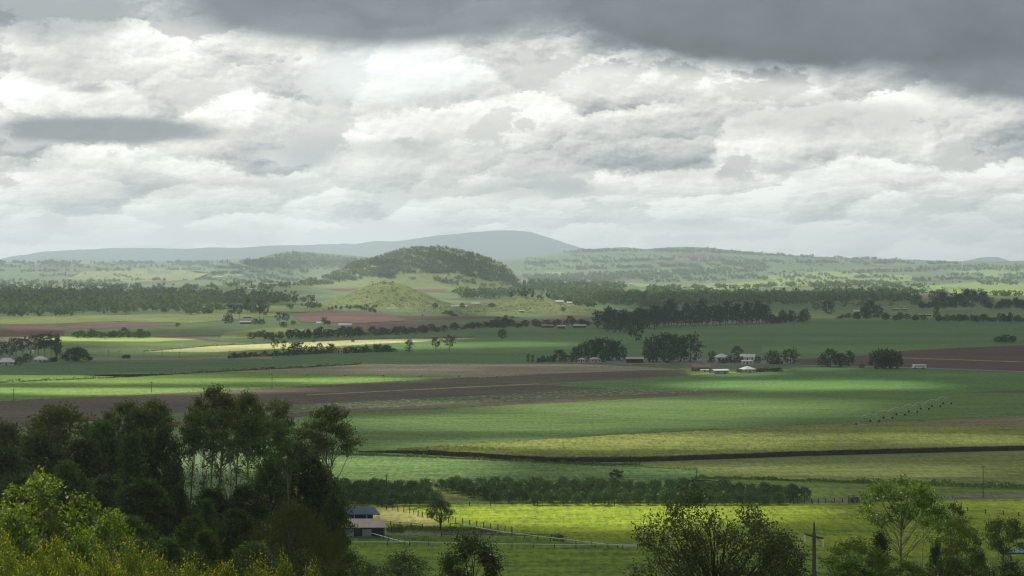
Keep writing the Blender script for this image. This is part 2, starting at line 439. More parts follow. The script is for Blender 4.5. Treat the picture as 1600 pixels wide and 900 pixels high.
def build_world():
    w = bpy.data.worlds.new('World'); SC.world = w; w.use_nodes = True
    w.node_tree.nodes.clear(); t = NT(w.node_tree)
    out = t.n('ShaderNodeOutputWorld'); bg = t.n('ShaderNodeBackground')
    sky = t.n('ShaderNodeTexSky', sky_type='NISHITA'); sky.sun_disc = False
    sky.sun_elevation = SUN_EL; sky.sun_rotation = SUN_AZ; sky.air_density = 1.0; sky.dust_density = 2.0
    tc = t.n('ShaderNodeTexCoord'); sp = t.n('ShaderNodeSeparateXYZ'); t.L.new(tc.outputs['Generated'], sp.inputs[0])
    X0, Y0, Z0 = sp.outputs
    K = F
    az = t.math('MULTIPLY', t.math('ARCTAN2', X0, Y0), K)                 # bearing
    el = t.math('MULTIPLY', t.math('ARCSINE', Z0), K)                     # height above the horizon
    elp = t.math('MAXIMUM', el, 0.0)
    # two cloud banks: large ragged heaps high up, small flat ones low down
    def bank(sx, sy, seed):
        cx = t.n('ShaderNodeCombineXYZ'); t.L.new(t.math('DIVIDE', az, sx), cx.inputs[0]); t.L.new(t.math('DIVIDE', el, sy), cx.inputs[1]); cx.inputs[2].default_value = seed
        P = cx.outputs[0]
        wv = t.n('ShaderNodeTexNoise'); wv.inputs['Scale'].default_value = 1.7; wv.inputs['Detail'].default_value = 7; wv.inputs['Roughness'].default_value = .64; t.L.new(P, wv.inputs['Vector'])
        ad = t.n('ShaderNodeVectorMath', operation='MULTIPLY_ADD'); t.L.new(wv.outputs[1], ad.inputs[0]); ad.inputs[1].default_value = (.46, .46, 0); t.L.new(P, ad.inputs[2])
        wf = t.n('ShaderNodeTexNoise'); wf.inputs['Scale'].default_value = 6.5; wf.inputs['Detail'].default_value = 7; wf.inputs['Roughness'].default_value = .66; t.L.new(P, wf.inputs['Vector'])
        af = t.n('ShaderNodeVectorMath', operation='MULTIPLY_ADD'); t.L.new(wf.outputs[1], af.inputs[0]); af.inputs[1].default_value = (.42, .46, 0); t.L.new(ad.outputs[0], af.inputs[2])
        Q = af.outputs[0]
        def heaps(sc, rnd):
            """one heap per cell: bright rounded top, grey flat base"""
            vo = t.n('ShaderNodeTexVoronoi', feature='SMOOTH_F1', voronoi_dimensions='2D'); vo.inputs['Scale'].default_value = sc; vo.inputs['Randomness'].default_value = rnd; vo.inputs['Smoothness'].default_value = .22
            t.L.new(Q, vo.inputs['Vector'])
            d_ = t.n('ShaderNodeVectorMath', operation='SUBTRACT'); t.L.new(Q, d_.inputs[0]); t.L.new(vo.outputs['Position'], d_.inputs[1])
            sp_ = t.n('ShaderNodeSeparateXYZ'); t.L.new(d_.outputs[0], sp_.inputs[0])
            sc_ = t.n('ShaderNodeSeparateColor'); t.L.new(vo.outputs['Color'], sc_.inputs[0])
            lit = t.math('MULTIPLY', t.math('ADD', sp_.outputs[1], t.math('MULTIPLY', sp_.outputs[0], -.25)), sc)
            return lit, sc_.outputs[0]
        l1, c1 = heaps(.75, .95); l2, c2 = heaps(1.9, 1.0)
        x = t.n('ShaderNodeVectorMath', operation='ADD'); t.L.new(Q, x.inputs[0]); x.inputs[1].default_value = (-.03, .07, 0); sh = x.outputs[0]
        fine = t.math('SUBTRACT', t.noise(P, 3.0, 7, .6), t.noise(t.vmul(P, (1, 1, 1), 0, (-.03, .06, 0)), 3.0, 7, .6))
        rel = t.math('ADD', t.math('MULTIPLY', l1, .40), t.math('ADD', t.math('MULTIPLY', l2, .13), t.math('MULTIPLY', fine, .62)))
        rel = t.math('ADD', rel, t.math('MULTIPLY', t.math('SUBTRACT', c1, .5), .30))
        body = t.noise(Q, .8, 6, .55)
        return P, Q, rel, body
    P, Q, r1, n1 = bank(128.0, 74.0, 3.7)
    P2, Q2, r2, n2 = bank(84.0, 32.0, 9.0)
    lowf = t.ramp(elp, 185, 70)
    def lerp(a_, b_): return t.math('ADD', a_, t.math('MULTIPLY', lowf, t.math('SUBTRACT', b_, a_)))
    relief = lerp(r1, r2); nA = lerp(n1, n2)
    big = t.noise(P, .45, 3, .5)
    val = t.math('ADD', .83, t.math('MULTIPLY', relief, 1.05))
    val = t.math('ADD', val, t.math('MULTIPLY', t.math('SUBTRACT', nA, .5), -.55))
    val = t.math('ADD', val, t.math('MULTIPLY', t.math('SUBTRACT', big, .5), -.45))
    rent = t.ramp(t.math('ADD', nA, t.math('MULTIPLY', relief, .12)), .395, .455)         # thin places between the heaps
    val = t.math('ADD', t.math('MULTIPLY', val, rent), t.math('MULTIPLY', t.math('SUBTRACT', 1, rent), .74))
    # contrast fades into the haze near the horizon
    fade = t.ramp(elp, 0, 150)
    val = t.math('ADD', t.math('MULTIPLY', t.math('SUBTRACT', val, .82), t.math('ADD', .8, t.math('MULTIPLY', fade, .75))), .80)
    val = t.math('ADD', val, t.ramp(elp, 150, 0, 0, .30))
    val = t.math('MINIMUM', t.math('MAXIMUM', val, .2), 1.25)
    nE = t.noise(Q, .8, 6, .6)
    nE2 = t.noise(Q, 2.4, 5, .6)
    edge = t.math('ADD', t.math('MULTIPLY', t.math('SUBTRACT', nE, .5), 1.15), t.math('MULTIPLY', t.math('SUBTRACT', nE2, .5), .6))
    def blob(cx_, cy_, rx, ry, soft=.35, k=1.0, ek=1.0):
        dx = t.math('DIVIDE', t.math('SUBTRACT', az, cx_ - 800), rx)
        dy = t.math('DIVIDE', t.math('SUBTRACT', el, YH - cy_), ry)
        r = t.math('SQRT', t.math('ADD', t.math('MULTIPLY', dx, dx), t.math('MULTIPLY', dy, dy)))
        r = t.math('ADD', r, t.math('MULTIPLY', edge, ek))
        return t.ramp(r, 1 + soft, 1 - soft, 0, k)
    def over(v, m, target): return t.math('ADD', t.math('MULTIPLY', v, t.math('SUBTRACT', 1, m)), t.math('MULTIPLY', m, target))
    # bright broken cumulus
    for b in ((230,135,150,50,.4,.45),(300,195,170,60,.5,.3),(560,210,240,70,.6,.35),(720,140,200,50,.5,.4),(1010,135,140,26,.45,.5),(1340,160,170,22,.5,.5),(470,60,70,70,.5,.35),(1040,220,110,32,.5,.35),(1250,215,170,20,.5,.35),(40,150,70,60,.5,.3)):
        val = over(val, blob(*b), t.math('ADD', 1.0, t.math('MULTIPLY', relief, .9)))
    # pale clear gap
    gap = blob(620, 120, 130, 40, .5, .8, .5)
    # grey bases
    for cx_, cy_, rx, ry, soft, k, tv in ((80,28,150,46,.5,.72,.29),(95,100,90,40,.6,.4,.36),(180,208,165,20,.4,.85,.245),(150,146,40,8,.5,.6,.28),(1290,190,190,30,.5,.5,.36),(800,300,120,22,.6,.3,.42),(500,240,50,28,.6,.45,.40),(620,232,80,14,.5,.45,.40),(700,200,110,40,.7,.2,.45),(850,295,100,12,.6,.4,.42),(1060,270,80,10,.5,.35,.40),(1085,352,90,10,.4,.4,.42),(80,255,40,22,.6,.35,.42),(260,298,60,12,.6,.4,.42),(130,340,60,25,.6,.3,.47),(1480,335,90,18,.6,.25,.5),(1590,230,40,30,.6,.45,.38),(450,290,60,14,.6,.3,.45)):
        val = over(val, blob(cx_, cy_, rx, ry, soft, k), tv)
    stormn = t.math('MULTIPLY', t.math('SUBTRACT', t.noise(P, .8, 5, .55), .5), .22)
    d1 = blob(590, 0, 315, 78, .24, .95, .30); d2 = blob(1330, 10, 500, 108, .18, .99, .28); d3 = blob(1660, 120, 260, 52, .3, .95, .3)
    dk = t.math('ADD', .165, stormn)
    val = over(val, d1, t.math('ADD', dk, .035)); val = over(val, d3, t.math('ADD', dk, .03)); val = over(val, d2, dk)
    # above the picture: heavy broken overcast, calmer at the back
    up = t.ramp(el, 430, 900)
    val = over(val, up, t.math('ADD', UP_SKY, t.math('MULTIPLY', t.math('SUBTRACT', nA, .5), .5)))
    # tint: neutral grey with cool shade, warm lights
    c = t.mix(t.ramp(val, .12, .8), (.88, .98, 1.08), (1.0, 1.0, .93))
    vv = t.n('ShaderNodeVectorMath', operation='SCALE'); t.L.new(c, vv.inputs[0]); t.L.new(val, vv.inputs['Scale'])
    cloudc = vv.outputs[0]
    sk = t.n('ShaderNodeVectorMath', operation='SCALE'); t.L.new(sky.outputs[0], sk.inputs[0]); sk.inputs['Scale'].default_value = .10
    gm = t.n('ShaderNodeMix', data_type='RGBA'); t.L.new(t.math('ADD', t.math('MULTIPLY', gap, .55), .06), gm.inputs[0])
    t.L.new(cloudc, gm.inputs[6])
    pale = t.n('ShaderNodeVectorMath', operation='ADD'); t.L.new(sk.outputs[0], pale.inputs[0]); pale.inputs[1].default_value = (.42, .46, .47)
    t.L.new(pale.outputs[0], gm.inputs[7])
    # below the horizon the dome is dim land
    lo = t.mix(t.ramp(el, -60, -5), (.10, .12, .10), gm.outputs[2])
    t.L.new(lo, bg.inputs['Color']); bg.inputs['Strength'].default_value = 0.82
    t.L.new(bg.outputs[0], out.inputs['Surface'])
    w.cycles.sampling_method = 'MANUAL'; w.cycles.sample_map_resolution = 512
UP_SKY = .25
build_world()

# ------------------------------------------------------------------ haze
def build_haze():
    mb = MB(); mb.box((0, 11500, 225), (37000, 25600, 510))
    m, t, out = new_mat('haze_air')
    v = t.n('ShaderNodeVolumePrincipled')
    v.inputs['Color'].default_value = (.74, .89, .97, 1); v.inputs['Density'].default_value = HAZE; v.inputs['Anisotropy'].default_value = .4
    t.L.new(v.outputs[0], out.inputs['Volume'])
    o = mb.obj('haze', m); tag(o, 'pale blue haze lying over the whole valley and its far hills', None, None, 'stuff')
HAZE = 7.0e-5
build_haze()

# ------------------------------------------------------------------ unseen cloud deck, added and shaped to throw chosen shade on the fields
def sm(t): t = np.clip(t, 0, 1); return t * t * (3 - 2 * t)
# sun patches the deck is shaped to let through, as ellipses of ground seen from the lookout (survey pixels): cx, cy, rx, ry, share of sun
GAPS = [(930,804,330,19,1.15),(640,806,75,15,1.0),(352,716,105,22,.95),(1240,800,80,13,.65),(1560,792,130,12,.30),(640,738,170,16,.65),(640,722,170,9,.9),(1250,735,330,11,.42),(900,768,360,10,.62),
 (980,696,340,14,.80),(1420,693,240,9,.55),(1050,640,300,17,.70),(820,660,330,15,.60),(1270,602,190,8.5,.95),(1080,628,130,5,.7),(1320,628,120,5,.35),
 (150,611,330,5.5,1.0),(190,595,330,4,.7),(520,594,130,4.5,1.0),(100,588,260,3.5,.5),(1150,583,70,3.5,.7),(500,539,330,7,.75),(800,538,110,5,.6),
 (200,530,190,5,.8),(250,548,160,6,.45),(640,632,160,6,.4),(700,571,260,2.2,.35),(640,578,150,4,.3),(1290,577,60,3,.4),
 (150,500,300,16,.5),(450,505,150,14,.5),(610,465,140,26,.95),(850,480,120,18,.7),(560,497,120,9,.5),(1240,493,60,6,.3),(300,482,160,8,.5)]
def light_at(px, py):
    a = np.full(px.shape, .11)
    for cx, cy, rx, ry, k in GAPS:
        r = np.sqrt(((px - cx) / rx) ** 2 + ((py - cy) / ry) ** 2)
        a = np.maximum(a, k * sm((1.45 - r) / .9))
    far_k = .48 + .52 * sm((px - 830) / 160)
    a = np.maximum(a, far_k * sm((474 - py) / 14))
    return a
def build_shade_clouds():
    zc = 960.0
    ds = [-300.0]
    while ds[-1] < 5250: ds.append(ds[-1] + max(9, abs(ds[-1]) * .016))
    ds = np.array(ds); us = np.linspace(-1, 1, 110)
    D, U = np.meshgrid(ds, us, indexing='ij'); X = U * (.36 * np.maximum(D, 0) + 190)
    gz = np.where(D < 430, 64 - .155 * np.maximum(D, 0), 0)
    dd = np.maximum(D, 1)
    px = 800 + X / dd * F; py = YH + CAMZ / dd * F
    warp = wob(X, D, 38, 1.0) * 2.2; warpx = wob(X, D, 90, 5.0) * 26
    T = light_at(px + warpx, py + warp * np.clip(600 / dd, .3, 1.4))
    n = wob(X, D, 55, 2.0) * .10
    T = T * (1 + n * 1.6)
    # hillside under the lookout
    near = D < 432
    tl = np.full(T.shape, .12)
    pxn = 800 + X / np.maximum(D, 15) * F
    tl = np.maximum(tl, 1.1 * sm((165 - D) / 60) * sm((430 - pxn) / 220))
    tl = np.maximum(tl, .95 * sm((D - 160) / 25) * sm((X - 24) / 16) * sm((290 - D) / 50))
    tl = np.maximum(tl, .32 * sm((200 - D) / 60))
    tl = np.maximum(tl, .50 * sm((D - 290) / 50)); tl = np.maximum(tl, .75 * sm((D - 300) / 50) * sm((-68 - X) / 20))
    T = np.where(near, tl, T)
    T = np.clip(T, .03, 1)
    dens = 1 - np.sqrt(T)
    th = 20 + 140 * np.clip(1 - T, 0, 1) ** .7 * (1 + .25 * wob(X, D, 120, 3.0))
    rim = np.ones_like(T); 
    k = (zc - gz) / SDIR.z
    CX = X + SDIR.x * k; CY = D + SDIR.y * k
    zb = zc + 6 * wob(X, D, 60, 1.0); zt = zc + th
    # keep the sun's path straight through both skins
    CXt = X + SDIR.x * (zt - gz) / SDIR.z; CYt = D + SDIR.y * (zt - gz) / SDIR.z
    nd, nu = D.shape; N = nd * nu
    v = np.concatenate([np.stack([CX, CY, zb], -1).reshape(-1, 3), np.stack([CXt, CYt, zt], -1).reshape(-1, 3)])
    ii, jj = np.meshgrid(np.arange(nd - 1), np.arange(nu - 1), indexing='ij')
    a = (ii * nu + jj).ravel(); b = a + 1; c = a + nu + 1; d = a + nu
    f = [np.stack([a, b, c, d], 1), np.stack([a + N, d + N, c + N, b + N], 1)]
    for e in (np.arange(nu), (nd - 1) * nu + np.arange(nu), np.arange(nd) * nu, np.arange(nd) * nu + nu - 1):
        f.append(np.stack([e[:-1], e[1:], e[1:] + N, e[:-1] + N], 1))
    m, t, out = new_mat('shade_cloud_vapour')
    at_ = t.n('ShaderNodeAttribute'); at_.attribute_name = 'veil'
    df = t.n('ShaderNodeBsdfDiffuse'); df.inputs[0].default_value = (.9, .9, .9, 1)
    tr = t.n('ShaderNodeBsdfTranslucent'); tr.inputs[0].default_value = (.62, .64, .66, 1)
    tp = t.n('ShaderNodeBsdfTransparent')
    s1 = t.n('ShaderNodeMixShader'); s1.inputs[0].default_value = .55; t.L.new(df.outputs[0], s1.inputs[1]); t.L.new(tr.outputs[0], s1.inputs[2])
    s2 = t.n('ShaderNodeMixShader'); t.L.new(at_.outputs['Fac'], s2.inputs[0]); t.L.new(tp.outputs[0], s2.inputs[1]); t.L.new(s1.outputs[0], s2.inputs[2])
    t.L.new(s2.outputs[0], out.inputs[0])
    me = raw_mesh('shade_clouds', v, np.concatenate(f), m, None, True)
    A = me.attributes.new('veil', 'FLOAT', 'POINT'); A.data.foreach_set('value', np.concatenate([dens.ravel(), dens.ravel()]).astype(np.float32))
    tag(link('shade_clouds', me), 'unseen cloud deck above the valley, shaped to let the sun through in chosen patches', None, None, 'stuff')
build_shade_clouds()

# ------------------------------------------------------------------ ground
def far_ground_mat(name, a, b, c3):
    m, t, out = new_mat(name)
    p = t.n('ShaderNodeBsdfPrincipled'); tc = t.n('ShaderNodeTexCoord'); co_ = tc.outputs['Object']
    vo = t.n('ShaderNodeTexVoronoi', feature='F1'); vo.inputs['Scale'].default_value = 1.0; vo.inputs['Randomness'].default_value = .9
    t.L.new(t.vmul(co_, (1/330, 1/420, 0), .3), vo.inputs['Vector'])
    sp = t.n('ShaderNodeSeparateColor'); t.L.new(vo.outputs['Color'], sp.inputs[0])
    c = t.mix(sp.outputs[0], a, b)
    c = t.mix(t.ramp(sp.outputs[1], .86, .90), c, c3)
    n = t.noise(co_, 1/55, 6, .65); c = t.mix(t.ramp(n, .48, .78, 0, .55), c, tuple(q * .45 for q in a))
    n2 = t.noise(co_, .4, 4, .7); c = t.mix(t.ramp(n2, .4, .75, 0, .35), c, tuple(q * .5 for q in b))
    t.L.new(c, p.inputs['Base Color']); p.inputs['Roughness'].default_value = .95; p.inputs['Specular IOR Level'].default_value = .05
    t.L.new(p.outputs[0], out.inputs[0]); return m

M = {}
M['ground'] = far_ground_mat('valley_ground', (.10, .155, .07), (.145, .195, .085), (.13, .075, .06))
M['hillgrass'] = field_mat('hill_grass', (.110,.155,.080), (.165,.205,.10), None, fine=.12, patch=45, spk=(.035, .055, .03), spks=.16, spkt=.56, bump=.2)
M['meadow_hill'] = field_mat('hill_meadow', (.105, .165, .075), (.145, .20, .09), None, fine=.05, patch=120, bump=0)

def polar_sheet(name, mat):
    az = np.tan(np.radians(np.concatenate([np.linspace(-34, -17, 30)[:-1], np.linspace(-17, 17, 190), np.linspace(17, 34, 30)[1:]])))
    d = np.concatenate([np.array([-700, -300, -100., 2, 20, 60, 120, 180, 240, 300, 360]), np.arange(400, 480, 6), np.geomspace(490, 23600, 410)])
    D, A = np.meshgrid(d, az, indexing='ij'); X = A * np.maximum(D, 260)
    Z = Hs(X, D)
    for k_ in ('small_hill', 'mound', 'big_hill'): Z = Z - 4.0 * np.clip((bump(k_, X, D) - 1.0) / 4, 0, 1)
    v = np.stack([X, D, Z], -1).reshape(-1, 3); nd, na = D.shape
    ii, jj = np.meshgrid(np.arange(nd - 1), np.arange(na - 1), indexing='ij')
    a = (ii * na + jj).ravel(); f = np.stack([a, a + 1, a + na + 1, a + na], 1)
    o = link(name, raw_mesh(name, v, f, mat, None, True)); return o
tag(polar_sheet('ground', M['ground']), 'wide green farming plain running from the lookout to the far ridge', None, None, 'structure')

def hill_patch(name, key, mat, nx, ny, label, up=.4, pad=0):
    d0, lf, lb, pts = BUMPS[key]; px, pz = _P[key]
    x = np.linspace(px[0], px[-1], nx); y = np.linspace(d0 - lf, d0 + lb, ny)
    Y, X = np.meshgrid(y, x, indexing='ij')
    b = bump(key, X, Y); Z = Hs(X, Y)
    lift = np.clip(b / 3.0, 0, 1)
    Z = np.where(b > .6, Z + up * lift, Z - 1.5)
    v = np.stack([X, Y, Z], -1).reshape(-1, 3)
    ii, jj = np.meshgrid(np.arange(ny - 1), np.arange(nx - 1), indexing='ij')
    a = (ii * nx + jj).ravel(); f = np.stack([a, a + 1, a + nx + 1, a + nx], 1)
    keep = (b.ravel()[f] > .3).any(1)
    o = link(name, raw_mesh(name, v, f[keep], mat, None, True)); tag(o, label, None, None, 'structure'); return o
hill_patch('hill', 'small_hill', M['hillgrass'], 110, 90, 'small grassy volcanic cone in the middle of the valley')
hill_patch('hill', 'mound', M['hillgrass'], 110, 80, 'low dry grassy mound right of the small cone')
hill_patch('hill', 'big_hill', M['meadow_hill'], 160, 130, 'big wooded hill behind the small grassy cone', .8)

def far_mountain(name, pts, d, depth, label, mat):
    rng = np.random.default_rng(3)
    pxs = np.linspace(pts[0][0], pts[-1][0], 260)
    pys = np.interp(pxs, [p[0] for p in pts], [p[1] for p in pts])
    nz = sum(np.interp(pxs, np.linspace(pxs[0], pxs[-1], n), rng.normal(size=n)) * a for n, a in ((14, 1.2), (40, .6), (120, .3)))
    endf = np.clip(np.minimum(np.arange(260), np.arange(260)[::-1]) / 20, 0, 1)
    z = CAMZ - (pys + nz * endf - YH) / F * d + 20; x = (pxs - 800) / F * d
    ts = np.linspace(-1, 1, 26)
    T, X = np.meshgrid(ts, x, indexing='ij'); Z0 = np.broadcast_to(z, T.shape)
    ridge = .5 + .5 * np.cos(np.pi * np.abs(T) ** 1.2)
    Zs = Z0 * ridge * (1 - .14 * np.abs(np.sin(X / 420 + T * 5)) * (1 - ridge) * 2) - 25
    v = np.stack([X, d + T * depth, Zs], -1).reshape(-1, 3); nt, nx = T.shape
    ii, jj = np.meshgrid(np.arange(nt - 1), np.arange(nx - 1), indexing='ij')
    a = (ii * nx + jj).ravel(); f = np.stack([a, a + 1, a + nx + 1, a + nx], 1)
    tag(link(name, raw_mesh(name, v, f, mat, None, True)), label, None, None, 'structure')
M['forest_far'] = plain('far_forest', (.045, .075, .045), .95, .4, .004, .05)
far_mountain('mountain', [(-60,424),(0,412),(40,401),(75,394),(120,389),(170,387),(260,388),(360,386.5),(470,384),(560,380),(640,375),(690,366),(735,358),(790,357.5),(830,362),(870,374),(905,386),(935,392),(990,400),(1060,414),(1090,424)], 20500, 2600, 'broad pale blue mountain range on the skyline', M['forest_far'])
far_mountain('hill', [(1470,420),(1500,409),(1530,404),(1548,402),(1565,405),(1590,410),(1620,420)], 19500, 1200, 'small pale blue peak on the skyline at the far right', M['forest_far'])

# ------------------------------------------------------------------ fields
def densify(poly, step, jit, rng):
    out = []
    n = len(poly)
    for i in range(n):
        a = np.array(poly[i], float); b = np.array(poly[(i + 1) % n], float)
        k = max(1, int(np.hypot(*(b - a)) / step))
        for j in range(k):
            q = a + (b - a) * j / k
            if 0 < j: q = q + rng.normal(size=2) * np.array([jit * 2, jit])
            out.append((float(q[0]), float(q[1])))
    return out

def drape(poly, step=26, jit=.12, gx=40, gy=7, seed=1):
    """triangulated piece of ground between survey points -> verts, faces"""
    rng = np.random.default_rng(seed)
    pts = densify(poly, step, jit, rng); nb = len(pts)
    xs = [p[0] for p in pts]; ys = [p[1] for p in pts]
    inner = [(x + rng.normal() * .01, y) for y in np.arange(min(ys) + gy * .5, max(ys), gy) for x in np.arange(min(xs) + gx * .5, max(xs), gx)]
    allp = [Vector(p) for p in pts] + [Vector(p) for p in inner]
    r = delaunay_2d_cdt(allp, [], [list(range(nb))], 1, 1e-6)
    vp = np.array([(q[0], q[1]) for q in r[0]])
    return hits(vp[:, 0], vp[:, 1]), [tuple(f) for f in r[2]], nb

def up_faces(v, faces):
    out = []
    for f in faces:
        a, b, c = v[f[0]], v[f[1]], v[f[2]]
        nz = (b[0]-a[0])*(c[1]-a[1]) - (b[1]-a[1])*(c[0]-a[0])
        out.append(f if nz > 0 else f[::-1])
    return out

def field(name, poly, mat, z, label, gy=7, gx=40, jit=.12, step=26, kind='structure'):
    v, f, nb = drape(poly, step, jit, gx, gy, hash(label) % 1000 if False else len(label))
    v[:, 2] += z
    o = link(name, raw_mesh(name, v, up_faces(v, f), mat)); tag(o, label, None, None, kind); return o

FM = field_mat
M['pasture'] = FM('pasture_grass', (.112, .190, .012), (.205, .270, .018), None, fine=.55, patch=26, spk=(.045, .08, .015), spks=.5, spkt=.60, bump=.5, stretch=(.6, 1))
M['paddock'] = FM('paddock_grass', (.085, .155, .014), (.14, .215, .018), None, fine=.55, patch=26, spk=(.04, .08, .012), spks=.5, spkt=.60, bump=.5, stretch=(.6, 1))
M['mown'] = FM('mown_arena_grass', (.22, .22, .06), (.30, .28, .085), None, fine=.8, patch=14, stretch=(.4, 1))
M['dirt_track'] = FM('dirt_track', (.13, .115, .10), (.19, .165, .14), None, fine=1.0, patch=9)
M['rough'] = FM('rough_grass', (.045, .095, .02), (.11, .17, .03), None, fine=.5, patch=12, spk=(.03, .06, .015), spks=.45, spkt=.55, bump=.6)
M['meadow'] = FM('green_meadow', (.085, .15, .035), (.13, .20, .045), None, fine=.5, patch=40, stretch=(.4, 1))
M['orchard_floor'] = FM('orchard_floor', (.06, .10, .03), (.15, .17, .06), None, fine=.3, patch=10)
M['young'] = FM('young_crop', (.075, .17, .06), (.15, .25, .085), 3.2, .05, .5, fine=.7, patch=45, spk=(.22, .32, .15), spks=.42, spkt=.6, stretch=(.3, 1))
M['pale_crop'] = FM('pale_crop', (.115, .165, .05), (.18, .22, .075), 4.0, -.04, .3, fine=.6, patch=40, spk=(.24, .27, .12), spks=.5, spkt=.62, stretch=(.3, 1))
M['cane_top'] = FM('cane_top', (.10, .145, .035), (.18, .215, .055), None, fine=.45, patch=26, spk=(.28, .29, .12), spks=.6, spkt=.6, bump=.8, stretch=(.35, 1))
M['green_big'] = FM('green_crop', (.065, .15, .05), (.125, .21, .07), 6.0, .03, .3, fine=.35, patch=80, stretch=(.2, 1), contrast=.8)
M['green_up'] = FM('lush_green_crop', (.05, .14, .045), (.095, .20, .055), 7.0, .03, .25, fine=.3, patch=90, stretch=(.2, 1))
M['olive'] = FM('olive_stubble', (.12, .14, .06), (.18, .18, .075), None, fine=.3, patch=40, stretch=(.2, 1))
M['rust_soil'] = FM('rusty_stubble_soil', (.14, .10, .055), (.20, .16, .08), None, fine=.25, patch=22, stretch=(.25, 1))
M['brown'] = FM('brown_ploughed_soil', (.076, .060, .043), (.115, .088, .060), 5.0, -.05, .22, fine=.3, patch=60, stretch=(.25, 1))
M['redbrown'] = FM('red_brown_soil', (.105, .064, .048), (.15, .09, .064), None, fine=.3, patch=30, stretch=(.3, 1))
M['cabbage'] = FM('leafy_row_crop', (.07, .105, .06), (.12, .165, .085), 4.5, -.06, .45, fine=.5, patch=30, spk=(.26, .34, .19), spks=.30, spkt=.56, stretch=(.3, 1))
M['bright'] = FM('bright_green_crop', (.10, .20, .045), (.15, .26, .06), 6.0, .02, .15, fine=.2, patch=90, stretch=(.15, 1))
M['grassline'] = FM('grass_strip', (.18, .22, .10), (.24, .28, .13), None, fine=.3, patch=20)
M['tan'] = FM('tan_stubble', (.17, .155, .10), (.23, .20, .125), None, fine=.2, patch=60, stretch=(.15, 1))
M['darkgreen'] = FM('dark_green_crop', (.055, .125, .06), (.085, .165, .075), 8.0, .02, .2, fine=.2, patch=120, stretch=(.15, 1))
M['striped'] = FM('striped_green_crop', (.10, .17, .08), (.15, .22, .10), 14.0, .35, .3, fine=.1, patch=90)
M['yellow'] = FM('pale_yellow_stubble', (.42, .42, .17), (.52, .50, .21), None, fine=.1, patch=80, stretch=(.2, 1))
M['limegreen'] = FM('lime_crop', (.20, .31, .09), (.26, .37, .11), None, fine=.1, patch=80, stretch=(.2, 1))
M['midgreen'] = FM('mid_green_crop', (.07, .155, .055), (.105, .20, .07), 9.0, .1, .2, fine=.15, patch=120, stretch=(.15, 1))
M['redsoil'] = FM('dark_red_soil', (.074, .040, .031), (.100, .052, .040), 9.0, -.1, .2, fine=.15, patch=90, stretch=(.2, 1))
M['purple'] = FM('purple_red_soil', (.150, .085, .068), (.20, .115, .09), 12.0, .1, .25, fine=.08, patch=120, stretch=(.2, 1))
M['asphalt'] = plain('road_surface', (.16, .155, .145), .9, .2, .3, .2)
M['lawn'] = FM('farmyard_lawn', (.13, .21, .05), (.19, .26, .06), None, fine=.2, patch=30)
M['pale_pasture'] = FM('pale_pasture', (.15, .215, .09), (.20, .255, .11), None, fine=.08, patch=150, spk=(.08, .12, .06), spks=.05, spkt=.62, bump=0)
M['sunlit_pasture'] = FM('sunlit_pasture', (.16, .25, .10), (.21, .30, .12), None, fine=.08, patch=150, spk=(.08, .12, .05), spks=.05, spkt=.64, bump=0)  # lit copy of the pale pasture, far sunlight raised in its colour
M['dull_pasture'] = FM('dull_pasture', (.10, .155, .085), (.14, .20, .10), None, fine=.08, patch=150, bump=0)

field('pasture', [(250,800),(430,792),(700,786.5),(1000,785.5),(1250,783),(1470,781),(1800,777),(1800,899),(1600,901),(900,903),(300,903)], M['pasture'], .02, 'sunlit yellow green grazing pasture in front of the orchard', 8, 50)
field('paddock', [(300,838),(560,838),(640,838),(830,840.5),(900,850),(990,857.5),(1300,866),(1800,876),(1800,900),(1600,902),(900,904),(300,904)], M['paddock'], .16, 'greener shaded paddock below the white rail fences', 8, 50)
field('lawn', [(560,799),(588,797.5),(612,793),(632,795),(665,804),(692,820),(678,823.5),(640,820),(593,815),(560,815)], M['mown'], .05, 'pale mown yellow green yard behind the two stable sheds', 6, 30)
field('path', [(596,833.5),(640,832.5),(700,832),(780,833),(862,836.5),(780,837.5),(700,836.5),(640,836.5),(598,837)], M['dirt_track'], .05, 'narrow brown dirt path beside the rail fence near the sheds', 4, 30)
field('rough_patch', [(606,829),(640,823),(690,822.5),(730,823),(780,831),(700,832),(606,833)], M['rough'], .07, 'rough green weedy grass around the spreading paddock tree', 4, 30)
field('meadow', [(1060,749),(1200,753),(1350,757),(1600,764.5),(1800,769),(1800,773),(1600,772.5),(1470,776.5),(1300,780),(1255,783),(1100,775)], M['meadow'], .03, 'narrow green meadow between the orchard end and the farm track', 5)
field('farm_track', [(1225,783.5),(1300,780),(1380,779),(1470,776),(1600,772),(1800,766),(1800,773),(1600,777),(1470,780.5),(1370,784),(1240,787)], M['dirt_track'], .06, 'grey dirt farm track beyond the pasture', 5)
field('orchard_ground', [(400,757),(560,757),(700,758),(1000,760),(1140,763),(1225,771),(1262,780),(1255,784),(1000,786.5),(800,785),(722,782.5),(690,786),(560,790),(400,793)], M['orchard_floor'], .04, 'shaded grass floor under the orchard block', 6)
field('crop_field', [(380,708),(520,712),(640,713),(760,718),(870,724),(1000,725),(1100,731),(1090,746),(1180,766),(1000,762),(700,760),(380,759)], M['young'], .03, 'pale green young row crop behind the orchard', 5)
field('crop_field', [(870,724),(1000,722.5),(1250,715),(1600,706),(1800,701),(1800,771),(1600,763.5),(1350,756),(1180,753),(1090,746),(1100,731),(1000,725)], M['pale_crop'], .035, 'pale olive green crop below the dark cane edge on the right', 5)
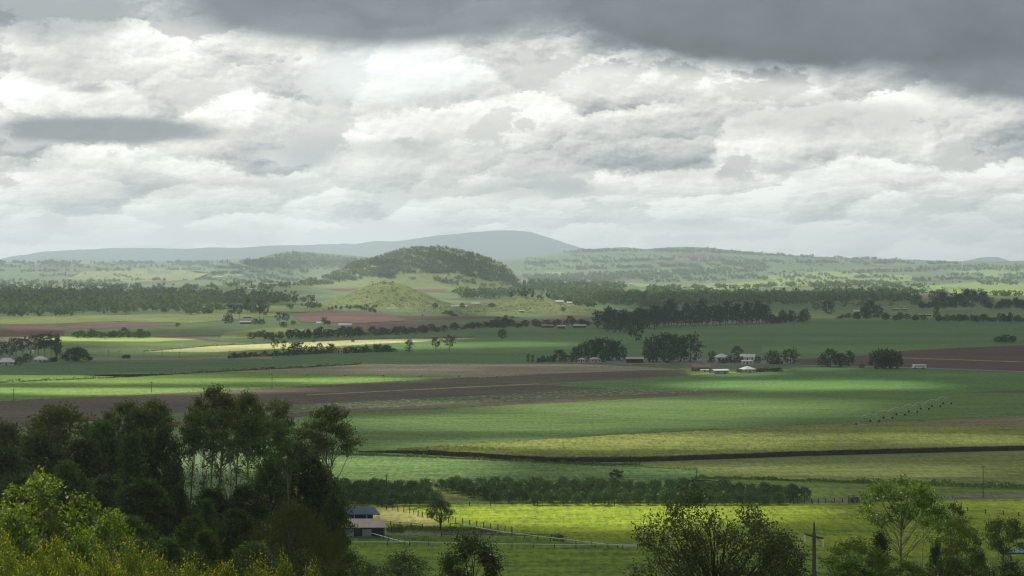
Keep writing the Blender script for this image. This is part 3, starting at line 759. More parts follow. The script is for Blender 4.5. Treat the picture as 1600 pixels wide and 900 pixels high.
field('crop_field', [(380,712),(380,668),(520,645.5),(660,638.5),(860,627),(1000,620),(1160,613),(1250,612),(1600,614),(1800,615),(1800,652),(1600,648),(1400,659),(1200,666),(1135,672),(1000,678),(900,685),(760,694),(612,708),(520,712)], M['green_big'], .03, 'large green crop field across the middle of the plain', 6)
field('crop_field', [(1180,668),(1340,661),(1450,657),(1600,650),(1800,640),(1800,690),(1600,690),(1200,690)], M['olive'], .05, 'olive stubble strip beyond the cane on the right', 5)
field('crop_field', [(1400,664),(1470,658.5),(1600,650.5),(1800,643),(1800,662),(1600,666),(1500,667)], M['rust_soil'], .08, 'rusty brown patch of stubble near the right edge', 4)
field('crop_field', [(1535,611.5),(1620,609.5),(1800,608),(1800,614),(1600,614.6)], M['redbrown'], .07, 'thin wedge of red soil at the far right', 2)
field('crop_field', [(1075,586.5),(1250,577),(1440,577.5),(1600,582),(1800,586.5),(1800,616),(1600,614.5),(1250,612.5),(1160,613),(1040,609),(950,607),(850,602),(900,596),(1000,591)], M['green_up'], .04, 'lush dark green crop field in front of the road', 4)
field('ploughed_field', [(-200,642),(0,627),(200,618),(400,608),(640,594.5),(760,588.5),(870,583.5),(1000,578.5),(1060,581),(1079,586),(1000,590.5),(900,596),(835,600.5),(900,604.5),(962,607),(900,610.5),(800,616),(640,624),(540,629.5),(420,635),(200,652),(-200,690)], M['brown'], .04, 'long dark brown ploughed field running across the plain', 4)
field('grass_strip', [(478,617),(640,608.5),(840,599.2),(846,600.6),(640,610),(480,618)], M['grassline'], .08, 'thin pale grass strip dividing the brown ploughed field', 3, 30, .05)
field('crop_field', [(200,660),(420,634.5),(540,629),(640,623.5),(800,615.5),(960,606.5),(1010,607.5),(1130,611.5),(900,621.5),(700,633),(500,642.5),(200,664)], M['cabbage'], .06, 'speckled pale green row crop under the brown ploughed field', 3)
field('ploughed_field', [(200,666),(500,642),(700,632.6),(900,620.8),(1010,616.5),(1130,610.5),(1168,612.4),(1060,618.5),(900,627.2),(700,637.5),(540,645.5),(200,672)], M['redbrown'], .08, 'narrow red brown ploughed strip between two green crops', 3)
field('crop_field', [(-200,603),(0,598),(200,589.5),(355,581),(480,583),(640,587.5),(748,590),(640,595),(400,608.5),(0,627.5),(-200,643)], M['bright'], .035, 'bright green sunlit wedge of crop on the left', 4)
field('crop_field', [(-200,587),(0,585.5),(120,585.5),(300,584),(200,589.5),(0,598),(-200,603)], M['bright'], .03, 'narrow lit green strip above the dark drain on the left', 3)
field('crop_field', [(345,580.5),(480,574),(565,569.3),(700,568),(900,569),(1000,573),(1070,577.5),(1000,579),(870,583.8),(750,590),(640,587.5),(480,583)], M['tan'], .045, 'tan stubble strip in the middle of the plain', 3)
field('crop_field', [(-200,574),(0,572),(120,565),(300,561),(420,562),(620,552.5),(780,551.5),(900,566),(1050,567),(1080,577),(1000,573),(700,568.2),(565,569.3),(345,580.5),(200,589.5),(120,586),(0,586),(-200,588)], M['darkgreen'], .03, 'dark green crop field in front of the red roofed homestead', 3)
field('verge', [(138,559.5),(250,561),(360,557),(425,553.5),(425,560.5),(300,562),(140,563)], M['tan'], .06, 'bare tan verge along the left road', 2, 30)
field('road', [(-100,559.5),(138,558),(240,560.0),(330,559),(330,560),(240,561.2),(138,559.4),(-100,561)], M['asphalt'], .12, 'narrow pale country road on the left', 2, 30, 0)
field('crop_field', [(60,531),(240,533.5),(300,530.5),(390,537),(330,541),(225,550),(350,550),(420,546),(420,553),(350,557),(140,558),(60,556)], M['striped'], .035, 'striped mid green crop behind the dome tree', 3)
field('crop_field', [(60,525.5),(230,527),(310,530),(240,534),(60,531.5)], M['limegreen'], .04, 'lime green sunlit strip behind the left farm', 2)
field('crop_field', [(-200,526),(0,526.5),(70,527),(95,531),(60,546),(-200,546)], M['tan'], .035, 'tan field behind the left farm trees', 3)
field('crop_field', [(225,549.5),(330,541),(420,537),(540,532),(640,529.4),(745,528.6),(690,532),(600,536.5),(520,541),(420,546),(340,550)], M['yellow'], .05, 'pale yellow harvested strip behind the red roofed homestead', 2)
field('crop_field', [(420,552),(420,546.5),(520,541),(600,536.5),(700,531.5),(760,529),(900,529.5),(1010,533),(900,545),(780,551.5),(620,552.5)], M['midgreen'], .04, 'mid green crop behind the homestead with two lone gum trees', 3)
field('crop_field', [(690,531),(740,519),(830,516),(900,512),(1000,511),(1250,502.5),(1600,499.5),(1800,499),(1800,542),(1500,548),(1400,549),(1250,559),(1100,561),(960,562),(900,566),(780,551.5),(900,545),(1010,533),(900,529.5)], M['darkgreen'], .03, 'wide dark green crop field in front of the pine windbreak', 3)
field('crop_field', [(1190,512.5),(1295,513.5),(1400,537),(1190,536.5)], M['darkgreen'], .09, 'slightly paler block inside the wide dark green field', 3)
field('crop_field', [(1190,541),(1500,536.5),(1700,535),(1700,537.5),(1500,543),(1400,549),(1250,557.5),(1190,558)], M['midgreen'], .10, 'green strip behind the dark red soil', 3)
field('ploughed_field', [(1235,562),(1330,557.5),(1400,549.5),(1500,543.5),(1600,539.5),(1800,532),(1800,584),(1600,579.5),(1440,573.8),(1250,569.5)], M['redsoil'], .14, 'dark red ploughed field on the right beside the road', 3)
field('grass_strip', [(1408,559),(1500,562),(1600,565.5),(1800,572),(1800,573),(1600,566.6),(1500,563),(1408,560)], M['grassline'], .2, 'pale grass strip crossing the dark red field', 2, 30, .05)
field('farm_yard', [(965,563.5),(1100,561),(1250,558),(1250,569),(1050,568.5),(900,568)], M['dirt_track'], .09, 'bare dirt yard in front of the long shed', 2, 30)
field('lawn', [(1060,575),(1110,577.5),(1225,576),(1235,579.5),(1080,586),(1076,583)], M['lawn'], .09, 'bright green lawn around the small farm buildings', 2, 30)
field('road', [(900,566.8),(1050,568.8),(1250,570.3),(1440,575.0),(1600,580.4),(1800,587),(1800,589),(1600,582),(1440,576.6),(1250,571.6),(1050,569.8),(900,567.6)], M['asphalt'], .2, 'country road crossing the plain on the right, carrying a white bus', 2, 30, 0)
field('ploughed_field', [(-80,509),(70,508),(112,515),(28,520),(0,512)], M['purple'], .3, 'small purple red ploughed field at the left edge', 2, 20)
field('ploughed_field', [(84,507.5),(180,503.8),(240,505.2),(278,508.6),(115,514.6)], M['purple'], .3, 'long purple red ploughed field on the left', 2, 20)
field('ploughed_field', [(455,491),(500,486.5),(560,486.3),(600,489.5),(640,502),(560,505.5),(470,503.5)], M['purple'], .6, 'purple red ploughed field in front of the small cone', 2, 20)
field('ploughed_field', [(510,510),(600,504.6),(720,506),(830,501),(895,493),(930,497),(880,507),(750,510),(640,514.5),(545,516)], M['purple'], .5, 'long purple red ploughed strip right of the small cone', 2, 20)
field('crop_field', [(-150,497),(110,494),(300,490),(420,487),(450,492),(300,505),(240,503.5),(180,502.5),(84,506.5),(-150,508)], M['pale_pasture'], .3, 'pale pasture in front of the dark left woods', 2, 30)
field('crop_field', [(100,516),(278,510),(340,513),(350,524),(240,526),(100,525)], M['dull_pasture'], .25, 'dull green paddock around the dark copse', 2, 30)
field('crop_field', [(345,520),(430,512),(520,517),(560,527),(420,530),(345,528)], M['pale_pasture'], .2, 'pale green paddock left of the brown soil', 2, 30)
field('crop_field', [(285,479),(400,478),(500,477),(505,487),(450,489),(300,489)], M['pale_pasture'], .5, 'pale pasture beside the far row of young trees', 2, 30)
field('crop_field', [(1200,492),(1280,486),(1420,476),(1600,476),(1800,474),(1800,498),(1600,498),(1250,501)], M['dull_pasture'], .3, 'dull green fields in front of the right hedgerow', 3, 40)
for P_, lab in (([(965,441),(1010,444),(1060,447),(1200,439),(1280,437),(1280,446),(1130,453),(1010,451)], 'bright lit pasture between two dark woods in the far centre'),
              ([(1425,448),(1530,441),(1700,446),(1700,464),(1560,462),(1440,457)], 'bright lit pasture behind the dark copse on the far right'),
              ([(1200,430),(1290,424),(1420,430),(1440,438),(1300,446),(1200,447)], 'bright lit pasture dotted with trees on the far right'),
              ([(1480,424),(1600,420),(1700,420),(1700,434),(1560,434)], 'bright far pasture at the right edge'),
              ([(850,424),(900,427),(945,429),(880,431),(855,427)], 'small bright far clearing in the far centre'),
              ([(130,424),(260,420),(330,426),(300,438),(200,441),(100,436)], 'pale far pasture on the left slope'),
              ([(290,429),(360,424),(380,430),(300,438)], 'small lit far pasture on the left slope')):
    field('pasture', P_, M['sunlit_pasture' if 'bright' in lab else 'pale_pasture'], .8 if 'slope below' not in lab else 1.4, lab, 1.5, 20)
field('path', [(596,444),(599,444),(607,458),(617,471),(630,482),(643,491),(640,492),(626,483),(613,472),(604,459)], M['meadow_hill'], .55, 'pale grassy track climbing the face of the small cone', 1.5, 10)
field('ploughed_field', [(205,443),(250,438.5),(292,437.5),(260,442)], M['purple'], 1.0, 'thin purple red field on the far left slope', 1.5, 20)

# tall sugar cane with its dark front
def cane_field():
    rng = np.random.default_rng(5)
    front = [(560,707),(612,707.5),(700,712.5),(780,717.5),(870,722.5),(1000,721.5),(1120,717.5),(1250,712.5),(1420,708),(1600,703.5),(1830,697)]
    back = [(1830,672),(1600,672),(1400,668),(1250,672),(1135,678),(1000,684),(900,690),(760,699),(680,704),(612,706)]
    poly = front + back
    v, f, nb = drape(poly, 12, .05, 30, 5, 9)
    f = up_faces(v, f)
    hgt = np.where(v[:, 0] > -9e9, 1.75, 0) * np.clip((v[:, 0] + 62) / 30, .25, 1)
    top = v.copy(); top[:, 2] += hgt * (.9 + .2 * rng.random(len(v)))
    faces = list(f); V = [tuple(p) for p in top]; mi = [0] * len(faces)
    b = len(V); V += [tuple(p) for p in v[:nb]]
    for i in range(nb):
        j = (i + 1) % nb; faces.append((i, b + i, b + j, j)); mi.append(1)
    # blades along the front and scattered over the top
    bl, ba, bs = [], [], []
    fp = np.array(front)
    for k in range(15000):
        px = rng.uniform(560, 1830); py = np.interp(px, fp[:, 0], fp[:, 1])
        d = CAMZ * F / (py - YH); x = (px - 800) / F * d; hh = 1.75 * min(1, max(.25, (x + 62) / 30))
        z = hh * rng.random() ** .7 * 1.12
        bl.append((x, d - rng.uniform(-.5, .45), z)); ba.append((rng.normal() * .35, rng.normal() * .3, 1)); bs.append(rng.uniform(.5, 1.1))
    lv, lf = leaf_quads(np.array(bl), np.array(ba), np.array(bs), rng, .13)
    tl, ta, ts = [], [], []
    pf = np.array(poly)
    nfr = len(bl)
    for k in range(9000):
        px = rng.uniform(620, 1800); fr = np.interp(px, fp[:, 0], fp[:, 1]); bk = np.interp(px, [p[0] for p in back[::-1]], [p[1] for p in back[::-1]])
        py = rng.uniform(bk + .5, fr - .5); d = CAMZ * F / (py - YH)
        x = (px - 800) / F * d; hh = 1.75 * min(1, max(.25, (x + 62) / 30))
        tl.append((x, d, hh + rng.uniform(.0, .35))); ta.append((rng.normal() * .5, rng.normal() * .5, 1)); ts.append(rng.uniform(.5, 1.0))
    tv, tf = leaf_quads(np.array(tl), np.array(ta), np.array(ts), rng, .2)
    for arr, ff, mm in ((lv, lf, 2), (tv, tf, 3)):
        b = len(V); V += [tuple(p) for p in arr]; faces += [tuple(int(q) + b for q in r) for r in ff]; mi += [mm] * len(ff)
    m1 = field_mat('cane_stalks', (.05, .04, .03), (.09, .07, .045), None, fine=2.5, patch=3, bump=.5)
    m2 = leaf_mat('dry_cane_leaf', (.055, .045, .028), (.14, .11, .06), .15, .0)
    m3 = leaf_mat('cane_leaf', (.12, .15, .05), (.24, .25, .09), .3, .04)
    tag(link('cane_field', raw_mesh('cane_field', V, faces, [M['cane_top'], m1, m2, m3], mi)), 'tall olive sugar cane block with a dark brown front edge', None, None, 'structure')
cane_field()

# ------------------------------------------------------------------ foliage and bark materials
L = {
 'lit': leaf_mat('sunny_leaf', (.035,.060,.007), (.155,.20,.014), .48, .03, None, .2),
 'litgreen': leaf_mat('bright_green_leaf', (.035,.065,.009), (.105,.155,.016), .45, .03, None, .2),
 'shoot': leaf_mat('golden_shoot_leaf', (.045,.068,.009), (.15,.185,.015), .45, .03, (.36,.28,.016), .2),
 'airy': leaf_mat('airy_leaf', (.045,.085,.012), (.11,.16,.020), .4, .03, None, .2),
 'glossy': leaf_mat('glossy_dark_leaf', (.025,.045,.012), (.06,.085,.022), .3, .03, None, .2, .42),
 'dusky': leaf_mat('dusky_leaf', (.032,.048,.012), (.075,.095,.022), .3, .03, None, .2),
 'gum': leaf_mat('gum_leaf', (.050,.070,.020), (.095,.120,.034), .35, .02),
 'dark': leaf_mat('dark_forest_leaf', (.022,.038,.010), (.090,.122,.032), .34, .02, None, .6),
 'green': leaf_mat('forest_leaf', (.040,.075,.017), (.085,.130,.030), .35, .02, None, .4),
 'casuarina': leaf_mat('feathery_leaf', (.066,.078,.020), (.110,.118,.032), .32, .01),
 'orchard': leaf_mat('orchard_leaf', (.020,.048,.011), (.075,.135,.030), .32, .03, None, .3),
 'far': leaf_mat('far_leaf', (.034,.060,.024), (.075,.110,.042), .28, .0, None, .4),
 'fargum': leaf_mat('far_gum_leaf', (.045,.062,.036), (.075,.09,.05), .22, .0, None, .4),
 'pine': leaf_mat('pine_needle', (.030,.052,.026), (.055,.085,.038), .15, .0, None, .3),
 'wood': leaf_mat('woodland_leaf', (.07,.11,.05), (.155,.20,.09), .22, .0, None, .3),
 'hillwood': leaf_mat('hill_woodland_leaf', (.080,.130,.058), (.165,.215,.10), .22, .0, None, .3),
 'weed': leaf_mat('weed_leaf', (.05,.10,.018), (.12,.19,.035), .35, .02, None, .2),
}
BK = {
 'pale': plain('pale_gum_bark', (.145,.13,.105), .85, .35, 1.2, .1),
 'grey': plain('grey_bark', (.16,.14,.115), .9, .3, 2.0, .1),
 'dark': plain('dark_bark', (.06,.05,.04), .9, .3, 2.0, .1),
}
T = {}
bt = build_tree
T['gum'] = [bt('gum%d' % i, 20 + i, 40, 15, .78, 'dome', 34, 9000, .52, BK['pale'], L['gum'], .010, .115, .55, .35, .8, 1, ln, .5, 0, 1) for i, ln in enumerate((.02, -.03, .05))]
T['slimgum'] = [bt('slimgum%d' % i, 40 + i, 40, 8, .80, 'umbrella', 14, 3000, .5, BK['pale'], L['gum'], .009, .17, .6, .35, .8, 1, ln, .5, 0, 1) for i, ln in enumerate((.0, .03))]
T['dense'] = [bt('dense%d' % i, 60 + i, 34, 15, .16, 'round', 60, 15000, .60, BK['dark'], L['dark'], .012, .12, .75, .3, .8, 1, 0, .55, 0, 0) for i in range(3)]
T['densegreen'] = [bt('densegreen%d' % i, 70 + i, 30, 14, .14, 'dome', 56, 14000, .60, BK['dark'], L['green'], .012, .12, .7, .3, .8, 1, 0, .55, 0, 0) for i in range(2)]
T['crownlit'] = [bt('crownlit', 75, 34, 20, .30, 'dome', 80, 14000, .55, BK['grey'], L['casuarina'], .012, .10, .7, .3, .8, 1, 0, .5, 0, 0)]
T['pyramid'] = [bt('pyramid%d' % i, 80 + i, 28, 11, .06, 'cone', 60, 9500, .50, BK['dark'], L['green'], .012, .15, .65, .45, .8, 1, 0, .55, 0, 0) for i in range(2)]
T['feathery'] = [bt('feathery', 90, 16, 22, .05, 'dome', 90, 16000, .60, BK['dark'], L['casuarina'], .014, .085, 1.15, .1, .9, 2, 0, .16, .5, 0)]
T['sparse'] = [bt('sparse', 95, 28, 12, .78, 'umbrella', 26, 5200, .45, BK['pale'], L['green'], .009, .115, .30, .2, .8, 1, 0, .5, 0, 1)]
T['screen'] = [bt('screen%d' % i, 92 + i, 30, 9, .30, 'column', 34, 3600, .42, BK['pale'], L['green'], .007, .13, .8, .3, .8, 1, .01, .5, 0, 2) for i in range(2)]
T['leaner'] = [bt('leaner', 97, 38, 18, .74, 'dome', 40, 11000, .52, BK['grey'], L['gum'], .011, .105, .5, .35, .8, 3, .10, .5, 0, 1)]
T['sunny'] = [bt('sunny', 100, 7.9, 12.48, .0, 'cone', 70, 12000, .17, BK['grey'], L['lit'], .012, .04, .9, .5, .9, 1, 0, .55, 0, 1, True, .2, 6, [(-3.14, 5.87), (-2.28, 6.64), (-1.45, 6.73), (-1.05, 7.1), (-0.68, 7.78), (0.0, 7.96), (0.55, 7.26), (0.49, 6.86), (1.23, 6.42), (1.48, 5.87), (2.1, 5.41), (2.56, 4.33), (2.56, 2.79), (-3.14, 2.79)]), bt('sunny1', 101, 9, 7.2, .0, 'dome', 54, 9000, .18, BK['grey'], L['lit'], .016, .085, .85, .5, .9, 1, 0, .55, 0, 1)]
T['sunnygreen'] = [bt('sunnygreen', 102, 7, 5, .0, 'dome', 44, 8000, .17, BK['grey'], L['litgreen'], .016, .10, .7, .2, .9, 1, 0, .5, .1, 1)]
T['goldshrub'] = [bt('goldshrub%d' % i, 110 + i, 4.2, 2.6, .0, 'dome', 40, 6500, .10, BK['grey'], L['shoot'], .012, .11, 2.0, 1.5, 1.4, 3, 0, .42, 0, 2, True, .6) for i in range(3)]
T['glossyshrub'] = [bt('glossyshrub%d' % i, 120 + i, 5, 5, .0, 'dome', 46, 9000, .13, BK['dark'], L['glossy'], .014, .12, .8, .4, .9, 2, 0, .5, 0, 1) for i in range(2)]
T['spray'] = [bt('spray', 130, 9.9, 12.48, .0, 'dome', 95, 14000, .25, BK['dark'], L['dusky'], .016, .062, 1.2, 1.0, 1.5, 3, 0, .45, 0, 3, True, .25, 6, [(-5.8, 5.54), (-5.14, 6.68), (-4.04, 7.54), (-3.33, 8.73), (-2.76, 9.34), (-1.66, 9.82), (-0.95, 9.06), (-0.48, 7.77), (0.48, 6.97), (1.43, 6.97), (2.14, 7.54), (3.09, 7.82), (3.9, 7.54), (4.28, 6.11), (5.52, 5.73), (6.75, 4.11), (7.04, 2.07), (-6.42, 2.07), (-5.71, 3.49), (-4.28, 4.21), (-4.99, 4.92)]),
              bt('spray1', 131, 6.5, 5.4, .0, 'umbrella', 34, 8000, .23, BK['dark'], L['glossy'], .016, .11, 1.0, .8, 1.4, 2, 0, .45, 0, 3)]
T['airy'] = [bt('airy', 140, 13.6, 12.48, .42, 'umbrella', 46, 9000, .26, BK['pale'], L['airy'], .011, .062, .6, .25, .9, 1, 0, .5, 0, 3, True, .2, 6, [(-4.29, 9.47), (-3.75, 11.35), (-2.68, 12.02), (-3.35, 12.82), (-1.21, 12.95), (0.8, 13.36), (2.68, 13.22), (2.14, 12.42), (3.62, 11.48), (4.15, 9.81), (3.15, 8.47), (1.47, 8.67), (-0.54, 8.94), (-2.21, 8.47)]),
             bt('airy1', 141, 9, 6.5, .30, 'umbrella', 30, 6500, .24, BK['pale'], L['airy'], .010, .13, .55, .25, .9, 2, 0, .5, 0, 2)]
T['sapling'] = [bt('sapling', 145, 10, 3.0, .55, 'column', 10, 700, .2, BK['pale'], L['litgreen'], .007, .16, .6, .2, .9, 1, .03, .5, 0, 2)]
T['tiered'] = [bt('tiered', 150, 9, 3.6, .45, 'umbrella', 9, 1600, .30, BK['grey'], L['glossy'], .011, .22, .25, .05, .9, 1, 0, .5, .2, 1)]
T['parasol'] = [bt('parasol', 155, 9, 6.5, .62, 'umbrella', 22, 5200, .25, BK['grey'], L['glossy'], .008, .15, .4, .2, .9, 3, 0, .5, .1, 2)]
T['conifer'] = [bt('conifer', 158, 7, 5.2, .0, 'cone', 46, 7500, .20, BK['dark'], L['glossy'], .014, .15, .6, .2, .9, 1, 0, .4, 0, 0)]
T['paddock'] = [bt('paddock', 160, 8.2, 9.0, .40, 'dome', 44, 6000, .26, BK['dark'], L['dark'], .028, .10, .55, .2, .9, 3, 0, .55, 0, 2)]
T['orchard'] = [bt('orchard%d' % i, 170 + i, 4.0, 4.5, .14, 'round', 22, 1500, .32, BK['dark'], L['orchard'], .02, .20, .8, .2, .8, 1, 0, .6, 0, 0) for i in range(4)]

def farproto(key, n, mats, *a, **k):
    T[key] = []
    for i in range(n):
        p = bt(key + str(i), 200 + 17 * len(T) + i, *a, **k); p['far'] = joined(p, mats); T[key].append(p)
farproto('fround', 4, [BK['dark'], L['far']], 10, 9, .10, 'round', 20, 620, .95, BK['dark'], L['far'], .02, .17, .8, .2, .6, limbs=False, asp=.7)
farproto('fgum', 4, [BK['grey'], L['fargum']], 16, 10, .38, 'umbrella', 16, 520, 1.0, BK['grey'], L['fargum'], .014, .16, .6, .2, .6, asp=.65, sides=4)
farproto('fpine', 4, [BK['dark'], L['pine']], 17, 7.5, .14, 'column', 20, 620, 1.05, BK['dark'], L['pine'], .014, .22, .8, .2, .6, limbs=False, asp=.7)
farproto('fpoplar', 2, [BK['dark'], L['far']], 11, 3.0, .04, 'column', 14, 420, .7, BK['dark'], L['far'], .016, .26, 1.1, .5, .6, limbs=False, asp=.6)
farproto('fbush', 3, [BK['dark'], L['far']], 4, 5, .0, 'dome', 12, 300, .7, BK['dark'], L['far'], .02, .2, .8, .2, .6, limbs=False, asp=.7)
farproto('fdome', 1, [BK['dark'], L['pine']], 11, 26, .08, 'dome', 60, 2600, 1.0, BK['dark'], L['pine'], .03, .09, .55, .2, .6, asp=.7)
_rz = np.random.default_rng(77)

def forest(key, px, ytop, d, wpx, name, label, group=None, var=0, minh=2.0, rz=None, cat='tree', hmul=1.0):
    p = T[key][var % len(T[key])]
    x, y, z = at_d(px, d)
    h = max(minh, CAMZ - (ytop - YH) / F * d - z) * hmul
    sxy = (1.0 if p['w'] == 12.48 else 1.1) * wpx / F * d / p['w']
    return stand(p, name, (x, y, z - .1), sxy, h / p['h'], _rz.uniform(0, 6.28) if rz is None else rz, label, cat, group)

# the dark gum wood on the left
GW = 'trees of the dark wood on the left'
for a in (
 ('crownlit', 92, 628, 335, 190, 'forest_tree', 'broad pale topped tree, highest at the left of the dark wood'),
 ('crownlit', 8, 655, 320, 120, 'forest_tree', 'olive topped tree at the left edge of the picture'),
 ('densegreen', 160, 652, 325, 120, 'forest_tree', 'rounded olive tree right of the broad pale topped tree'),
 ('gum', 192, 630, 360, 95, 'gum_tree', 'dark flat topped gum tree left of the twin gum crowns'),
 ('gum', 248, 628, 365, 85, 'gum_tree', 'dark gum tree crown left of the tallest gum'),
 ('gum', 330, 607, 375, 84, 'gum_tree', 'tallest dark gum crown standing above the whole wood'),
 ('gum', 386, 617, 380, 80, 'gum_tree', 'dark gum crown just right of the tallest gum'),
 ('slimgum', 443, 624, 370, 44, 'gum_tree', 'slim dark gum with a narrow crown'),
 ('leaner', 492, 636, 365, 105, 'gum_tree', 'wide umbrella crowned tree with bare branches at the right end of the wood'),
 ('sparse', 345, 640, 330, 125, 'gum_tree', 'pale trunked tree with thin flat layers below the tallest gum'),
 ('sparse', 415, 655, 345, 90, 'gum_tree', 'thin open gum with a bright gap of field behind its trunk'),
 ('screen', 318, 664, 342, 60, 'gum_tree', 'thin leafy young tree at the left of the bright gap'),
 ('screen', 360, 676, 336, 52, 'gum_tree', 'thin leafy young tree inside the bright gap'),
 ('screen', 400, 668, 340, 48, 'gum_tree', 'thin leafy young tree at the right of the bright gap'),
 ('slimgum', 300, 660, 340, 42, 'gum_tree', 'thin gum trunk at the left of the bright gap'),
 ('slimgum', 372, 668, 352, 40, 'gum_tree', 'thin gum trunk in the middle of the bright gap'),
 ('slimgum', 448, 690, 300, 40, 'gum_tree', 'pale bare trunk standing before the dark right trees'),
 ('dense', 60, 668, 300, 120, 'forest_tree', 'dark leafy tree under the broad pale topped tree'),
 ('dense', 128, 678, 305, 110, 'forest_tree', 'dark leafy tree beneath the rounded olive tree'),
 ('dense', 5, 690, 285, 110, 'forest_tree', 'dark leafy tree on the left edge below the olive top'),
 ('dense', 258, 660, 325, 70, 'forest_tree', 'very dark tall tree left of the bright gap'),
 ('dense', 226, 665, 330, 80, 'forest_tree', 'very dark tree behind the pyramid shaped tree'),
 ('pyramid', 205, 664, 285, 92, 'forest_tree', 'dark green pyramid shaped tree in the middle of the wood'),
 ('dense', 268, 715, 300, 56, 'forest_tree', 'dark undergrowth tree below the left gum trunks'),
 ('dense', 468, 684, 350, 62, 'forest_tree', 'black green tree left of the wide umbrella crown'),
 ('dense', 482, 704, 335, 100, 'forest_tree', 'black green tree under the wide umbrella crown'),
 ('dense', 508, 728, 340, 80, 'forest_tree', 'black green tree at the right foot of the wood'),
 ('densegreen', 424, 706, 315, 78, 'forest_tree', 'olive green rounded tree in front of the bright gap'),
 ('dense', 380, 752, 310, 74, 'forest_tree', 'dark low tree beneath the bright gap'),
 ('dense', 330, 758, 305, 76, 'forest_tree', 'dark low tree below the pale trunked tree'),
 ('densegreen', 105, 715, 245, 105, 'forest_tree', 'dull green round crown behind the sunny yellow tree'),
 ('dense', 165, 735, 255, 95, 'forest_tree', 'dark crown between the sunny tree and the pyramid tree'),
 ('densegreen', 222, 742, 235, 110, 'forest_tree', 'dark green mounded crown below the pyramid tree'),
 ('dense', 30, 735, 240, 110, 'forest_tree', 'dark crown behind the sunny tree at the left edge'),
 ('dense', 278, 752, 240, 50, 'forest_tree', 'narrow black leafed tree beside the mounded crown'),
 ('pyramid', 322, 770, 225, 52, 'forest_tree', 'small pointed green tree in the shade of the gums'),
 ('dense', 368, 790, 230, 70, 'forest_tree', 'shadowed tree left of the olive feathery mass'),
 ('dense', 520, 764, 300, 46, 'forest_tree', 'small dark tree beside the blue roofed stable'),
 ('feathery', 455, 785, 215, 165, 'feathery_tree', 'wide olive feathery tree before the stable sheds'),
 ('feathery', 526, 832, 200, 38, 'feathery_tree', 'small olive feathery bush at the right of the wide feathery tree'),
 ('densegreen', 320, 822, 150, 62, 'forest_tree', 'round grey green shrub tree below the wood'),
 ('densegreen', 262, 835, 140, 70, 'forest_tree', 'low grey green tree behind the golden shrubs'),
 ('dense', 205, 800, 165, 90, 'forest_tree', 'dark low tree right of the sunny yellow tree'),
 ('densegreen', 392, 842, 150, 80, 'forest_tree', 'low shaded tree beneath the olive feathery tree'),
 ('dense', 300, 800, 190, 70, 'forest_tree', 'black gap filling tree above the round grey green shrub'),
):
    forest(a[0], *a[1:5], a[5], a[6], GW, var=int(_rz.integers(5)), rz=(0.2 if a[0] == 'leaner' else None))

# hillside just below the lookout
for a in (
 ('sunny', 82, 733, 92, 12.48 * F / 92, 'sunlit_tree', 'sunlit yellow green pointed tree at the lower left'),
 ('sunny', 175, 792, 84, 150, 'sunlit_tree', 'sunlit leafy tree right of the pointed yellow tree'),
 ('sunnygreen', 18, 790, 74, 130, 'sunlit_tree', 'bright green drooping tree at the lower left corner'),
 ('sunny', 20, 772, 98, 120, 'sunlit_tree', 'sunlit tree on the left edge behind the bright green one'),
 ('sunnygreen', 120, 832, 66, 120, 'sunlit_tree', 'low bright green shrub before the pointed yellow tree'),
 ('glossyshrub', 215, 838, 80, 110, 'leafy_shrub', 'green leafy shrub at the foot of the sunlit trees'),
 ('glossyshrub', 300, 858, 72, 120, 'leafy_shrub', 'dark glossy shrub behind the golden shoots'),
 ('glossyshrub', 400, 850, 90, 130, 'leafy_shrub', 'dark glossy shrub under the olive feathery tree'),
 ('glossyshrub', 475, 860, 88, 110, 'leafy_shrub', 'dark glossy shrub right of the golden shoots'),
 ('glossyshrub', 545, 858, 105, 90, 'leafy_shrub', 'dark glossy shrub at the edge of the green paddock'),
 ('glossyshrub', 630, 862, 145, 118, 'leafy_shrub', 'broad glossy shrub at the bottom below the white rail fence'),
 ('glossyshrub', 582, 880, 120, 70, 'leafy_shrub', 'small glossy shrub left of the broad bottom shrub'),
):
    forest(*a, 'plants of the hillside below the lookout', var=(0 if a[1] == 82 else 1), rz=(0.0 if a[1] == 82 else None), cat='shrub' if 'shrub' in a[5] else 'tree')
for px, yt, wp, d, lab in ((14,850,86,50,'golden tipped shrub in the lower left corner'),(62,846,80,46,'golden tipped shrub second from the lower left corner'),(112,858,84,44,'golden tipped shrub under the low bright green shrub'),
   (160,856,80,47,'golden tipped shrub under the green leafy shrub'),(205,842,88,52,'tallest yellow green tipped shrub below the mounded wood'),(255,868,80,46,'short golden shrub left of the orange shoots'),
   (300,866,84,48,'golden shrub with thin upright shoots'),(352,872,80,45,'low golden shrub below the feathery tree'),(402,866,84,48,'golden shrub with orange shoots below the feathery tree'),
   (442,860,60,50,'golden shrub with the tallest orange shoot'),(488,874,60,47,'last golden shrub on the right of the shoots'),(40,872,90,42,'yellow shrub at the very bottom left'),(180,878,90,42,'yellow shrub at the very bottom under the tallest tipped shrub'),(90,834,60,60,'golden leafed shrub close under the pointed yellow tree'),(232,852,70,56,'golden leafed shrub behind the short golden shrub'),(135,872,60,40,'yellow shrub at the very bottom left of its yellow neighbour'),(330,880,70,43,'yellow shrub at the very bottom right of the upright shoots'),(420,884,70,43,'yellow shrub at the very bottom below the orange shoots'),(275,884,70,41,'yellow shrub at the very bottom under the short golden shrub'),(10,826,50,62,'golden leafed shrub at the left edge above the corner')):
    forest('goldshrub', px, yt + 10, d, wp, 'golden_shrub', lab, 'golden tipped shrubs along the bottom edge', var=int(_rz.integers(3)), cat='shrub', minh=1.2)
